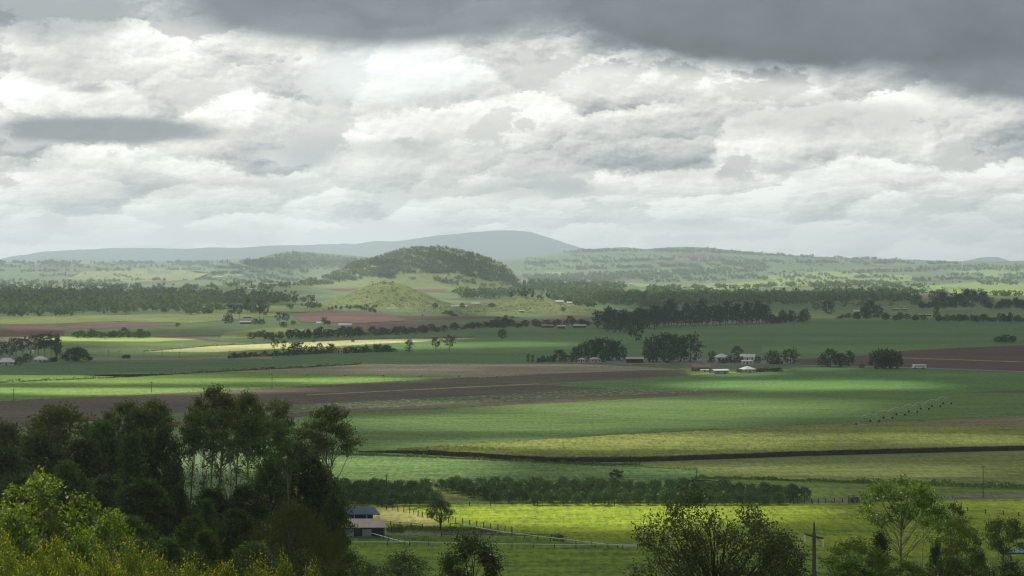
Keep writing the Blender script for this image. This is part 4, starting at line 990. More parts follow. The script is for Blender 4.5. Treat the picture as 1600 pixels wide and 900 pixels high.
for a in (
 ('spray', 1120, 764, 142, 12.48 * F / 142, 'leafy_tree', 'large dark leafy tree with upright sprays at the bottom centre right', 0),
 ('spray', 735, 838, 152, 100, 'leafy_tree', 'small dark tree with leafy sprays before the white rail fence', 1),
 ('spray', 1222, 842, 150, 74, 'leafy_tree', 'dark leafy sprays beside the concrete power pole', 1),
 ('airy', 1408, 742, 200, 12.48 * F / 200, 'airy_tree', 'tall airy sunlit tree with a pale forked trunk', 0),
 ('airy', 1496, 808, 180, 76, 'airy_tree', 'shorter lit tree right of the tall airy one', 1),
 ('sapling', 1441, 775, 215, 34, 'sapling', 'thin pale sapling just right of the tall airy tree', 0),
 ('sapling', 1464, 788, 212, 30, 'sapling', 'thin pale sapling between the two airy trees', 0),
 ('tiered', 1492, 778, 235, 26, 'tiered_tree', 'small dark tiered tree standing above the shorter lit tree', 0),
 ('parasol', 1572, 810, 190, 62, 'parasol_tree', 'dark parasol shaped tree at the right edge', 0),
 ('conifer', 1376, 826, 165, 68, 'dark_tree', 'dark dense pointed tree left of the pale forked trunk', 0),
 ('airy', 1335, 842, 150, 100, 'lit_shrub', 'sunlit rounded shrub right of the power pole', 1),
 ('conifer', 1462, 845, 170, 46, 'dark_tree', 'small dark rounded bush between the pale trunks', 0),
 ('glossyshrub', 1530, 858, 140, 48, 'leafy_shrub', 'dark upright shrub near the blue roofed shelter', 0),
 ('sunnygreen', 1330, 868, 130, 110, 'lit_shrub', 'low bright shrub at the bottom beside the power pole', 0),
 ('sunnygreen', 1420, 872, 125, 110, 'lit_shrub', 'low bright shrub under the tall airy tree', 0),
 ('glossyshrub', 1490, 868, 125, 100, 'leafy_shrub', 'low dull green shrub at the bottom right', 1),
 ('glossyshrub', 1575, 872, 128, 100, 'leafy_shrub', 'dark low shrub in the bottom right corner', 0),
):
    forest(*a[:7], 'plants of the right hillside', var=a[7], rz=(0.0 if a[1] in (1120, 1408) else None), cat='shrub' if 'shrub' in a[5] else 'tree')
p_ = at(688, 829)
stand(T['paddock'][0], 'paddock_tree', tuple(p_), 1.0, 1.0, .4, 'single dark spreading tree in the paddock by the sheds', 'tree')
def mid(key, px, py, hpx, wpx, name, label, group=None, cat='tree', var=None, parts=True):
    q = at(px, py); d = q[1]; P = T[key][int(_rz.integers(9)) % len(T[key]) if var is None else var]
    return stand(P, name, (q[0], q[1], q[2] - .15), 1.14 * wpx / F * d / P['w'], 1.04 * hpx / F * d / P['h'], _rz.uniform(0, 6.28), label, cat, group, parts)
mid('fbush', 873, 845, 10, 18, 'paddock_bush', 'small round dark bush beside the white rail in the yellow pasture', None, 'bush')
mid('fbush', 606, 792, 12, 20, 'paddock_bush', 'round pale green bush behind the blue roofed stable', None, 'bush')
mid('fround', 963, 748, 14, 22, 'orchard_edge_tree', 'taller round tree at the back edge of the orchard', None, 'tree')

# orchard
def inside(p, poly):
    x, y = p; r = False
    for i in range(len(poly)):
        (x1, y1), (x2, y2) = poly[i], poly[i - 1]
        if (y1 > y) != (y2 > y) and x < (x2 - x1) * (y - y1) / (y2 - y1) + x1: r = not r
    return r
OA = [(420,764),(650,765),(698,790),(420,793)]; OB = [(600,763),(1000,766),(1140,769),(1228,774),(1260,783),(1240,788),(1000,791),(800,789),(745,782),(700,769)]
cnt = 0
for r in range(9):
    for c in range(-20, 60):
        x = -80 + c * 4.35 + r * .8 + _rz.normal() * .25; y = 578 + r * 6.3 + x * .012 + _rz.normal() * .3
        px = 800 + x / y * F; py = YH + CAMZ / y * F
        if px < 500 or not (inside((px, py), OA) or inside((px, py), OB)) or cnt >= 290 or _rz.random() < .015: continue
        P = T['orchard'][int(_rz.integers(4))]; s = _rz.uniform(.76, 1.08)
        stand(P, 'orchard_tree', (x, y, 0), s * _rz.uniform(1.0, 1.2), s, _rz.uniform(0, 6.28), 'dark green round tree in the rows of the orchard block', 'tree', 'orchard trees in rows'); cnt += 1
print('orchard', cnt)
q = at(1257, 780.5); stand(T['orchard'][1], 'orchard_tree', tuple(q), 1, .95, .3, 'lone orchard tree past the right end of the rows', 'tree', 'orchard trees in rows')

# ------------------------------------------------------------------ farm trees and hedges out on the plain
def line(key, p0, p1, n, hpx, wpx, name, label, group, jx=2.5, jy=.8, cat='tree', pw=1.0):
    for i in range(n):
        t = (i + .5) / n
        px = p0[0] + (p1[0] - p0[0]) * t + _rz.normal() * jx; py = p0[1] + (p1[1] - p0[1]) * t + _rz.normal() * jy
        k = _rz.choice([.6, .85, 1, 1.1, 1.3]) * _rz.uniform(.9, 1.1)
        mid(key, px, py, hpx * k, wpx * _rz.uniform(.85, 1.2), name, label, group, cat)
line('fbush', (355,560), (520,551.5), 28, 6.5, 8.5, 'hedge_bush', 'dark clipped bush in the long hedge below the red roofed homestead', 'homestead hedge bushes', 1, .3, 'bush')
line('fbush', (520,551.5), (618,549), 17, 8, 9.5, 'hedge_bush', 'dark bush in the right half of the homestead hedge', 'homestead hedge bushes', 1.5, .4, 'bush')
mid('fgum', 429, 551, 21, 11, 'lone_tree', 'tall thin twisted tree left of the homestead', None)
mid('fpoplar', 443.5, 551, 20, 6, 'poplar_tree', 'narrow dark poplar left of the homestead')
mid('fround', 465, 552, 17, 32, 'homestead_tree', 'big round dark tree left of the red roof')
mid('fround', 489, 552, 11, 14, 'homestead_tree', 'small round tree close to the red roof')
mid('fround', 500, 545, 9, 10, 'homestead_tree', 'tree peeping up behind the red roof')
mid('fround', 517, 551, 14, 15, 'homestead_tree', 'round tree just right of the red roof')
for px, py, h, w, lab in ((548,551,9,12,'low dark tree right of the pale annex'),(568,551,9,16,'mid sized dark tree in the right homestead hedge'),(590,550,10,14,'dark tree near the end of the homestead hedge'),(604,550,11,16,'larger dark tree at the end of the homestead hedge')):
    mid('fround', px, py, h, w, 'homestead_tree', lab)
mid('fpoplar', 639, 550, 20, 10, 'columnar_tree', 'dark columnar tree standing alone right of the homestead')
mid('fgum', 681, 550, 22, 17, 'gum_tree', 'left of the two lone gum trees in the green field', None, 'tree', 0)
mid('fgum', 703, 550, 25, 19, 'gum_tree', 'right of the two lone gum trees in the green field', None, 'tree', 2)
mid('fround', 490.5, 535, 4, 5.5, 'field_bush', 'left small dark bush on the yellow strip', None, 'bush'); mid('fround', 551.5, 534.5, 4.5, 6, 'field_bush', 'right small dark bush on the yellow strip', None, 'bush')
# left farm
mid('fdome', 118.5, 564.5, 20, 47, 'dome_tree', 'big dark dome shaped fig tree beside the left farmhouse')
for i, (px, py, h, w) in enumerate(((3,566,32,20),(14,566,30,18),(25,562,34,18),(36,561,33,18),(48,560,34,20),(60,557,33,18),(70,560,38,20),(80,560,38,22),(88,561,24,15),(42,567,14,16),(30,570,12,14),(90,562,36,12))):
    mid('fgum' if i < 9 else 'fround', px, py, h, w, 'farm_tree', 'tree of the grove around the left farmhouse', 'grove around the left farmhouse')
line('fbush', (64,567), (90,565), 6, 5, 7, 'hedge_bush', 'dark bush in front of the white hipped farmhouse', 'bushes at the left farmhouse', 1, .5, 'bush')
line('fbush', (0,571), (26,571), 4, 5, 8, 'hedge_bush', 'dark bush in front of the farmhouse at the left edge', 'bushes at the left edge', 1, .5, 'bush')
# centre farm
mid('fpoplar', 825, 566, 13, 4.5, 'cypress_tree', 'left of the two small cypress trees in the centre'); mid('fpoplar', 832.5, 566, 12, 4.5, 'cypress_tree', 'right of the two small cypress trees in the centre')
line('fbush', (839,566), (868,565), 7, 7, 7, 'hedge_bush', 'bush in the low hedge beside the cypress trees', 'central farm hedge', .8, .3, 'bush')
mid('fround', 874, 565, 18, 19, 'farm_tree', 'round dark tree right of the cypress hedge'); mid('fpoplar', 884, 565, 13, 5, 'farm_tree', 'thin tree beside the round dark tree')
for px, py, h, w in ((901,564,22,18),(912,564,27,22),(925,562,31,26),(938,562,32,26),(951,563,32,26),(963,563,29,22),(972,564,23,15),(945,566,16,18),(895,565,12,14)):
    mid('fround', px, py, h, w, 'farm_tree', 'tree of the dark grove left of the long open shed', 'grove left of the long open shed')
for px, py, h, w in ((1014,565,35,20),(1026,565,40,24),(1039,565,42,26),(1052,565,41,24),(1063,565,37,20),(1020,566,25,20),(1045,567,26,26)):
    mid('fround', px, py, h, w, 'farm_tree', 'tree of the tall dark clump right of the long open shed', 'tall clump right of the long open shed')
mid('fround', 1079, 565, 41, 34, 'farm_tree', 'broad smooth crowned tree at the right end of the tall clump')
mid('fround', 1112, 567, 8, 12, 'hedge_bush', 'bush behind the rusty roofed shed', None, 'bush')
mid('fround', 1111, 583, 7, 8, 'yard_tree', 'small round tree before the white shed', None, 'tree')
mid('fround', 1113, 561, 12, 12, 'farm_tree', 'small round tree left of the white farmhouse'); mid('fround', 1151, 560, 18, 16, 'farm_tree', 'dark tree between the white house and the white barn')
line('fbush', (1122,567), (1160,567), 8, 8, 8, 'hedge_bush', 'dark garden bush below the white farmhouse', 'garden bushes at the white farmhouse', 1, .4, 'bush')
line('fbush', (1152,582), (1220,580), 16, 5, 8, 'hedge_bush', 'dark bush in the clipped hedge round the white cottage', 'cottage hedge', .8, .2, 'bush')
for px, py, h, w, lab in ((1207,569,20,24,'left of the pair of round trees right of the barn'),(1235,569,23,26,'right of the pair of round trees right of the barn'),(1184,568,11,10,'small dark shed side tree behind the barn'),(1298,573,26,26,'left one of the roadside trees before the red soil'),(1312,573,20,20,'short roadside tree in front of its taller neighbour'),(1327,572,22,17,'slim roadside tree before the red soil'),(1347,575,6,9,'low roadside bush near the clump'),(1285,572,14,16,'small tree at the left end of the roadside trees')):
    mid('fround', px, py, h, w, 'roadside_tree', lab)
for px, h, w in ((1367,26,20),(1379,29,24),(1391,28,24),(1402,25,18),(1385,18,24)):
    mid('fround', px, 576, h, w, 'roadside_tree', 'tree of the dark roadside clump left of the white bus', 'dark roadside clump')
for px, h, w in ((1561,9,16),(1571,12,18),(1582,10,14)):
    mid('fround', px, 535, h, w, 'field_tree', 'tree of the small clump in the right dark field', 'small clump in the right dark field')
# pine windbreak
WB = 'tall pines of the long windbreak'
line('fpine', (1020,511), (1200,504.5), 34, 28, 13, 'pine_tree', 'tall dark pine in the long windbreak behind the green field', WB, 1.5, .6)
line('fpine', (935,512), (1025,511), 18, 26, 17, 'pine_tree', 'tall dark pine in the long windbreak behind the green field', WB, 2.5, 1.5)
line('fround', (1198,505), (1262,502), 13, 15, 13, 'windbreak_tree', 'lower tree at the right end of the pine windbreak', 'lower trees right of the windbreak', 2, .5)
mid('fround', 993, 532, 33, 26, 'lone_tree', 'big dark tree standing before the pine windbreak'); 
for px, py, h, w in ((962,519,18,20),(975,519,16,20),(950,518,12,14)):
    mid('fround', px, py, h, w, 'field_tree', 'rounded tree of the cluster before the pine windbreak', 'cluster before the windbreak')
mid('fround', 785, 529, 14, 14, 'field_tree', 'pale hazy tree alone on the dark field')
# left copse and scattered
line('fround', (118,528), (232,527), 17, 10, 13, 'copse_tree', 'dark tree of the long low copse on the left', 'long low copse', 2, .6)
mid('fround', 278, 510.5, 6, 7, 'lone_tree', 'tiny lone tree at the end of the purple field')
for px, py, h, w in ((357,506,14,16),(362,500,24,14),(374,499,22,12),(387,497,30,10),(405,498,28,14),(412,500,22,14),(399,507,9,12),(409,507,8,11),(437,508,20,14),(447,507,17,10),(443,511,8,11),(458,507,6,8)):
    mid('fgum' if h > 15 else 'fround', px, py, h, w, 'field_tree', 'tree of the tall loose clump left of the small cone', 'tall loose clump left of the small cone')
mid('fpine', 506, 508, 12, 7, 'farm_tree', 'dark pointed tree by the tiny white barn'); mid('fround', 512, 508, 7, 9, 'farm_tree', 'dark bush by the tiny white barn')
line('fround', (388,530), (440,529), 6, 9, 12, 'creek_tree', 'hazy dark tree along the creek line in front of the cone', 'creek line trees', 3, .8)
line('fround', (440,529), (560,526), 20, 12, 13, 'creek_tree', 'hazy dark tree along the creek line in front of the cone', 'creek line trees', 3, 1)
line('fround', (560,525), (690,518), 18, 9, 13, 'creek_tree', 'hazy dark tree along the creek line in front of the cone', 'creek line trees', 3, 1.2)
line('fround', (700,517), (800,507), 14, 8, 12, 'creek_tree', 'hazy dark tree along the creek line in front of the cone', 'creek line trees', 4, 1)
line('fround', (760,513), (925,507), 22, 8, 13, 'farm_tree', 'dark tree behind the far sheds left of the windbreak', 'trees behind the far sheds', 3, 1.2)
mid('fpine', 695, 519, 11, 9, 'field_tree', 'tall tree standing out of the creek line')
line('fbush', (512,483.5), (590,480.5), 22, 3.5, 4, 'orchard_sapling', 'tiny tree in the planted rows at the foot of the small cone', 'planted rows at the cone', 1.2, 1.0)
line('fbush', (560,483), (588,488), 12, 3.5, 4, 'orchard_sapling', 'tiny tree in the planted rows at the foot of the small cone', 'planted rows at the cone', 1.2, .8)
# right
line('fround', (1462,501), (1600,503), 26, 10, 9, 'hedgerow_tree', 'dark tree in the right hedgerow', 'right hedgerow', 1.5, .5)
line('fround', (1305,498), (1450,500), 18, 8, 11, 'hedgerow_tree', 'dark tree among the sheds left of the right hedgerow', 'trees among the right sheds', 3, .8)
mid('fpoplar', 1463, 501, 22, 8, 'poplar_tree', 'dark tall poplar at the left end of the right hedgerow')
mid('fround', 1294, 491, 21, 19, 'field_tree', 'dark tree below the white buildings on the right'); mid('fgum', 1275, 489, 15, 10, 'field_tree', 'thin tree left of the dark tree on the right')
for px, h, w in ((1351,14,16),(1360,24,18),(1371,16,16)): mid('fround', px, 494, h, w, 'field_tree', 'tree of the small dark clump between the right sheds', 'small clump between the right sheds')
line('fpine', (1456,474), (1545,473), 18, 16, 12, 'copse_tree', 'tree of the dense dark copse on the right', 'dense dark copse on the right', 2, .5)
line('fround', (1435,482), (1520,479), 16, 8, 10, 'hedgerow_tree', 'tree of the loose line under the dark copse', 'loose line under the copse', 2, .8)
line('fround', (1535,482), (1605,482), 12, 12, 10, 'copse_tree', 'dark tree at the right edge under the far pastures', 'dark trees at the right edge', 2, .8)
line('fround', (700,492), (715,494), 3, 6, 7, 'field_tree', 'small tree on the flank of the low mound', 'small trees on the mound', 2, 1); line('fround', (775,499), (800,497), 5, 5, 6, 'field_tree', 'small tree at the foot of the low mound', 'small trees at the mound foot', 2, 1)
mid('fround', 680, 482, 8, 9, 'field_tree', 'dark tree left of the long white building'); mid('fround', 722, 481, 7, 8, 'field_tree', 'dark tree before the long white building'); mid('fround', 768, 480, 6, 10, 'field_tree', 'low tree right of the long white building')
line('fround', (692,491), (706,490), 4, 4, 6, 'field_tree', 'low bush on the flank of the small cone', 'low bushes on the cone flank', 1, .5); mid('fround', 880, 486, 6, 8, 'field_tree', 'tree pair below the white houses on the mound')

# ------------------------------------------------------------------ far woods as one mass
def inside_many(pts, poly):
    x, y = pts[:, 0], pts[:, 1]; r = np.zeros(len(pts), bool)
    for i in range(len(poly)):
        (x1, y1), (x2, y2) = poly[i], poly[i - 1]
        c = ((y1 > y) != (y2 > y))
        with np.errstate(divide='ignore', invalid='ignore'): xi = (x2 - x1) * (y - y1) / ((y2 - y1) if y2 != y1 else 1e-9) + x1
        r ^= c & (x < xi)
    return r
def woods(name, label, areas, mat, rng, quads=24, lim=15200):
    Cs, Ss, As = [], [], []
    for poly, n, hlo, hhi, clump in areas:
        xs = [p[0] for p in poly]; ys = [p[1] for p in poly]; got = []
        while sum(len(g) for g in got) < n:
            q = np.stack([rng.uniform(min(xs), max(xs), 4000), rng.uniform(min(ys), max(ys), 4000)], 1)
            q = q[inside_many(q, poly)]
            if clump:
                k = np.sin(q[:, 0] / 17 + 3 * np.sin(q[:, 1] / 3.1)) + np.sin(q[:, 0] / 6.3 - q[:, 1] / 1.7) + rng.normal(size=len(q)) * .5
                q = q[k > clump]
            if len(q) == 0: break
            got.append(q)
        q = np.concatenate(got)[:n]
        w = hits(q[:, 0], q[:, 1]); ok = w[:, 1] < lim; w = w[ok]; m = len(w)
        h = rng.uniform(hlo, hhi, m) * rng.choice([.7, 1, 1, 1.25], m)
        d = rng.normal(size=(m, quads, 3)); d /= np.linalg.norm(d, axis=2, keepdims=True); d[:, :, 2] = d[:, :, 2] * .9 + .15
        r = rng.random((m, quads, 1)) ** .35
        ctr = w[:, None, :] + np.stack([np.zeros(m), np.zeros(m), h * .52], 1)[:, None, :]
        C = ctr + d * r * np.stack([h * .42, h * .42, h * .46], 1)[:, None, :]
        Cs.append(C.reshape(-1, 3)); As.append(rng.normal(size=(m * quads, 3)) + [0, 0, .4]); Ss.append(np.repeat(h * .30, quads) * rng.uniform(.7, 1.4, m * quads))
    v, f = leaf_quads(np.concatenate(Cs), np.concatenate(As), np.concatenate(Ss), rng, .8)
    tag(link(name, raw_mesh(name, v, f, mat)), label, None, None, 'stuff')
_wr = np.random.default_rng(31)
woods('woodland', 'far dark woods and scattered far trees across the whole valley', [
 ([(-80,459),(0,458),(200,459),(330,463),(430,470),(490,475),(430,476),(340,477),(285,480),(180,484),(100,487),(-80,489)], 1500, 12, 20, None),
 ([(-80,486),(100,484),(285,478),(340,480),(285,486),(180,492),(100,496),(-80,497)], 260, 10, 17, .1),
 ([(250,487),(330,483),(400,479),(400,482),(330,488),(250,490)], 50, 8, 14, None),
 ([(290,491),(420,487),(420,489),(290,493)], 40, 7, 12, .3),
 ([(340,482),(500,478),(500,483),(340,487)], 70, 6, 10, .6),
 ([(-80,411.5),(600,411.5),(600,417),(350,420),(-80,419)], 700, 9, 16, .1),
 ([(290,415),(420,413),(460,416),(460,424),(320,423)], 220, 9, 14, .4),
 ([(-80,436),(60,440),(200,447),(200,452),(60,452),(-80,456)], 380, 9, 15, None),
 ([(60,428),(250,432),(250,436),(60,434)], 60, 8, 14, .8),
 ([(170,447),(440,446),(440,454),(170,454)], 130, 8, 14, .5),
 ([(320,436),(470,428),(480,440),(330,447)], 200, 8, 13, .4),
 ([(400,440),(470,434),(500,440),(450,452)], 120, 8, 13, .5),
 ([(375,413),(430,401),(460,396),(500,399),(560,405),(600,411),(560,419),(470,423),(400,422)], 800, 9, 14, None),
 ([(815,431),(900,430),(1000,425),(1200,419),(1200,425),(1100,431),(1000,437),(900,441),(830,446)], 1100, 10, 16, .0),
 ([(1000,436),(1100,433),(1250,430),(1250,436),(1100,442),(1010,443)], 250, 9, 15, -.2),
 ([(800,445),(900,442),(970,441),(980,452),(900,456),(800,456)], 420, 9, 15, -.1),
 ([(850,458),(900,455),(1000,459),(1130,459),(1190,463),(1100,472),(980,479),(900,477),(860,470)], 620, 11, 17, None),
 ([(790,462),(870,462),(930,478),(930,484),(870,472)], 60, 8, 14, .5),
 ([(1000,474),(1100,470),(1190,463),(1280,462),(1280,470),(1190,477),(1000,484)], 360, 11, 18, None),
 ([(820,404),(900,400),(1000,398),(1200,405),(1500,412),(1200,419),(820,424)], 900, 8, 13, .5),
 ([(880,392),(960,390),(1010,391),(1075,389),(1115,391),(1200,399),(1300,403),(1500,410),(1300,406),(1100,395),(960,394),(880,397)], 700, 8, 13, .0),
 ([(1195,466),(1290,461),(1420,461),(1450,468),(1440,473),(1330,474),(1200,479)], 360, 12, 19, None),
 ([(1200,428),(1280,421),(1400,430),(1480,436),(1400,448),(1230,450)], 330, 8, 14, .5),
 ([(1330,425),(1500,416),(1640,417),(1640,426),(1480,424),(1340,429)], 420, 10, 16, .0),
 ([(1270,442),(1400,440),(1400,449),(1270,452)], 160, 9, 15, -.1),
 ([(1480,441),(1600,438),(1680,442),(1680,450),(1500,445)], 150, 9, 15, .1),
 ([(1360,452),(1460,446),(1470,450),(1380,458)], 80, 9, 15, .3),
 ([(1250,483),(1300,478),(1440,477),(1440,480),(1300,483)], 24, 7, 11, .8),
 ([(1010,452),(1200,449),(1200,451),(1010,455)], 130, 9, 15, -.4), ([(1200,447),(1420,446),(1420,448),(1200,450)], 140, 9, 15, -.3),
 ([(1430,438),(1600,435),(1600,437),(1430,440)], 130, 10, 16, -.3), ([(1420,456),(1600,462),(1600,465),(1420,459)], 90, 8, 13, -.2),
 ([(900,420),(1200,413),(1200,415),(900,422)], 260, 12, 18, -.3), ([(1100,408),(1500,412),(1500,414),(1100,411)], 320, 12, 18, -.2),
 ([(820,412),(1100,405),(1100,407),(820,414)], 260, 11, 17, -.2), ([(1250,436),(1400,433),(1400,435),(1250,438)], 80, 9, 15, -.2),
 ([(1480,430),(1650,430),(1650,433),(1480,433)], 100, 10, 16, -.2), ([(0,424),(320,421),(320,423),(0,427)], 170, 10, 16, .1),
 ([(100,441),(330,436),(330,438),(100,443)], 90, 9, 14, .2), ([(330,428),(480,424),(480,427),(330,431)], 130, 10, 15, -.1),
 ([(-80,411.2),(620,411.2),(620,413.5),(-80,414)], 520, 15, 24, -.3), ([(880,391),(1010,391.5),(1115,390.5),(1200,398.5),(1400,406.5),(1400,408),(1200,400),(1000,394),(880,396)], 420, 12, 18, -.2),
 ([(700,456),(800,455),(830,464),(760,470),(720,466)], 150, 9, 16, .0),
 ([(660,430),(800,440),(820,452),(700,446)], 70, 7, 12, 1.0),
], L['wood'], _wr, 22)
woods('hill_woods', 'dark woods covering the top of the big hill', [
 ([(500,436),(540,418),(570,404),(605,394),(635,385),(660,383),(690,385),(720,391),(750,399),(775,407),(795,421),(814,440),(800,444),(760,436),(700,428),(640,427),(600,431),(560,436),(530,440)], 3500, 5.5, 9.5, -1.2),
 ([(590,424),(612,420),(614,434),(588,434)], 90, 14, 19, None),
 ([(470,447),(520,436),(560,438),(500,448)], 130, 6, 10, .2), ([(640,432),(780,436),(800,446),(640,440)], 60, 6, 9, 1.0),
], L['hillwood'], _wr, 18)
woods('scrub', 'dark scrub bushes dotted over the small grassy cone and mound', [
 ([(520,474),(560,452),(600,442),(640,450),(690,472),(690,488),(600,486),(540,482)], 260, 1.2, 3, None), ([(585,441.5),(618,442),(622,446),(580,446)], 30, 2, 4.5, None),
 ([(750,480),(815,466),(900,480),(940,488),(820,494)], 200, 1, 2.5, None), ([(640,480),(760,478),(760,495),(660,496)], 90, 1.5, 4, .3),
], L['wood'], _wr, 12)

# weedy verges and grass tufts
def tufts(name, label, runs, mat, rng, seg=1):
    Cs, As, Ss = [], [], []
    for pts, n, h, spread in runs:
        pts = np.array(pts, float); t = rng.random(n) * (len(pts) - 1); i = t.astype(int); fr = (t - i)[:, None]
        q = pts[i] * (1 - fr) + pts[np.minimum(i + 1, len(pts) - 1)] * fr
        w = hits(q[:, 0], q[:, 1]); m = n
        lump = .55 + .45 * np.sin(w[:, 0] / 3.1 + np.sin(w[:, 0] / 1.3) * 1.5)
        c = w + np.stack([rng.normal(size=m) * .5, rng.normal(size=m) * spread, h * (.1 + .8 * rng.random(m)) * np.maximum(.3, lump)], 1)
        Cs.append(c); As.append(rng.normal(size=(m, 3)) * [.6, .6, .4] + [0, 0, .8]); Ss.append(h * rng.uniform(.3, .75, m))
    v, f = leaf_quads(np.concatenate(Cs), np.concatenate(As), np.concatenate(Ss), rng, .5)
    tag(link(name, raw_mesh(name, v, f, mat)), label, None, None, 'stuff')
tufts('weeds', 'rough green weeds along the field margins and drains', [
 ([(480,709),(560,711),(640,713.5),(760,719),(900,725.5),(1000,727)], 3800, 1.3, .9),
 ([(900,727),(1000,730),(1090,735)], 500, 1.0, .9),
 ([(1085,747),(1180,749),(1250,752),(1350,755),(1450,758.5),(1600,763.5),(1750,767)], 3600, 1.3, 1.2),
 ([(1300,752),(1450,756),(1600,760)], 700, 1.6, 1.0),
 ([(-60,630),(0,627.5),(200,618.4),(400,608.5),(640,595),(870,584)], 1500, 1.1, 2.0), ([(420,650),(500,642.8),(700,633.2),(900,621.6),(1130,611.4)], 1100, .9, 1.5),
 ([(1060,618.8),(900,627.6),(700,637.8),(540,646)], 900, .9, 1.5), ([(1130,672),(1000,678),(900,685),(760,694),(640,704)], 900, 1.0, 2.0), ([(1180,667),(1340,661),(1450,657),(1600,650.5)], 700, .9, 1.6),
 ([(606,829),(640,826),(700,828),(780,831)], 1800, 1.0, 2.2), ([(560,843),(600,841),(680,846)], 900, .7, 1.5),
 ([(640,797),(690,788),(800,787),(1100,786),(1260,785)], 1500, .7, .6),
], L['weed'], _wr)
tufts('grass', 'tufted grass of the yellow green pasture', [([(600 + _wr.uniform(-60, 60), y), (1000, y + .5), (1300, y), (1650, y + .3)], 900, .42, 1.2) for y in np.arange(789, 880, 2.1)] , leaf_mat('pasture_blade', (.10,.16,.012), (.21,.26,.02), .4, .0), _wr)
tufts('drain_weeds', 'dark low weeds lining the drain across the left fields', [([(-100,601),(0,598),(200,589.6),(355,580.4),(480,574.3),(565,569.4)], 2600, 2.0, .6), ([(225,549.8),(330,541),(420,536.6),(540,531.4),(660,528.4),(740,528)], 1300, 1.8, .8), ([(900,531),(800,530.5),(1190,541),(1400,538.5)], 10, 1, .5)], L['dark'], _wr)

# ------------------------------------------------------------------ buildings
R = {k: roof_mat(k + '_roof', c) for k, c in dict(blue=(.05,.085,.145), tan=(.44,.36,.31), red=(.40,.13,.11), white=(.60,.60,.58), rust=(.32,.17,.13), grey=(.42,.43,.43), pink=(.48,.33,.29)).items()}
W = {k: plain(k + '_wall', c, .8, .15, .6, .15) for k, c in dict(dark=(.035,.042,.06), white=(.62,.62,.60), brown=(.12,.085,.065), cream=(.45,.42,.36), grey=(.27,.29,.31)).items()}
M['glass'] = plain('window_glass', (.02,.025,.03), .1, .1, 1, .5); M['white'] = plain('white_paint', (.70,.71,.69), .5, .08, 2)
M['timber'] = plain('weathered_timber', (.085,.07,.055), .9, .35, 3, .1); M['steel'] = plain('galvanised_steel', (.46,.47,.46), .45, .15, 2, .5, .3)
M['tyre'] = plain('tyre_rubber', (.025,.025,.025), .9, .1, 2); M['pipe'] = plain('white_pipe', (.55,.60,.60), .5, .12, 1.0); M['concrete'] = plain('concrete_pole', (.10,.098,.092), .85, .35, 1.2)

def house(px, py, w, dep, wh, rh, rz, roof, wall, name, label, hip=0.0, over=.5, windows=3, door=True, open_front=False, skillion=False, group=None, cat='building'):
    w *= .82; dep *= .85; wh *= .8; rh *= .85
    q = at(px, py); e = empty(name, tuple(q), rz); tag(e, label, cat, group)
    mb = MB()
    if open_front:
        mb.box((0, dep / 2 - .1, wh / 2), (w, .2, wh)); mb.box((-w / 2 + .1, 0, wh / 2), (.2, dep - .42, wh)); mb.box((w / 2 - .1, 0, wh / 2), (.2, dep - .42, wh))
    else: mb.box((0, 0, wh / 2 - .2), (w, dep, wh + .4))
    X, Y = w / 2 + over, dep / 2 + over
    if not hip and not skillion:
        for sx in (-1, 1):
            b = len(mb.v); mb.v += [(sx * w / 2, -dep / 2, wh), (sx * w / 2, dep / 2, wh), (sx * w / 2, 0, wh + rh * .93)]
            mb.f.append((b, b + 1, b + 2)); mb.m.append(0)
    mb.obj('wall', wall, e)
    rb = MB(); th = .14
    if skillion:
        P = [(-X, -Y, wh - .0), (X, -Y, wh - .0), (X, Y, wh + rh), (-X, Y, wh + rh)]
        P2 = [(a, b, c + th) for a, b, c in P]; rb.v = P + P2
        rb.f = [(0,3,2,1),(4,5,6,7),(0,1,5,4),(1,2,6,5),(2,3,7,6),(3,0,4,7)]; rb.m = [0] * 6
    else:
        hx = X - hip * Y if hip else X
        hx = max(.15, hx)
        P = [(-X,-Y,wh),(X,-Y,wh),(X,Y,wh),(-X,Y,wh),(-hx,0,wh+rh),(hx,0,wh+rh)]
        P2 = [(a, b, c + th) for a, b, c in P]; rb.v = P + P2
        rb.f = [(6,7,11,10),(8,9,10,11),(7,8,11),(9,6,10),(0,4,5,1),(2,5,4,3),(1,5,2),(3,4,0),(0,1,7,6),(1,2,8,7),(2,3,9,8),(3,0,6,9)]
        if not hip: rb.f = [(6,7,11,10),(8,9,10,11),(0,4,5,1),(2,5,4,3),(0,1,7,6),(2,3,9,8),(1,5,11,7),(5,2,8,11),(3,4,10,9),(4,0,6,10)]
        rb.m = [0] * len(rb.f)
    rb.obj('roof', roof, e)
    if open_front:
        for k in range(5):
            pb = MB(); pb.box((-w / 2 + .15 + k * (w - .3) / 4, -dep / 2 + .1, wh / 2), (.18, .18, wh)); pb.obj('post', M['timber'], e)
    else:
        for k in range(windows):
            x = -w / 2 + w * (k + .5) / windows
            if door and k == windows // 2:
                db = MB(); db.box((x, -dep / 2 - .02, 1.0), (.95, .06, 2.0)); db.obj('door', M['timber'], e); continue
            fb = MB(); fb.box((x, -dep / 2 - .02, wh * .58), (1.4, .07, 1.15)); fo = fb.obj('window', M['white'], e)
            gb = MB(); gb.box((x, -dep / 2 - .065, wh * .58), (1.2, .03, .95)); gb.obj('pane', M['glass'], fo)
    return e
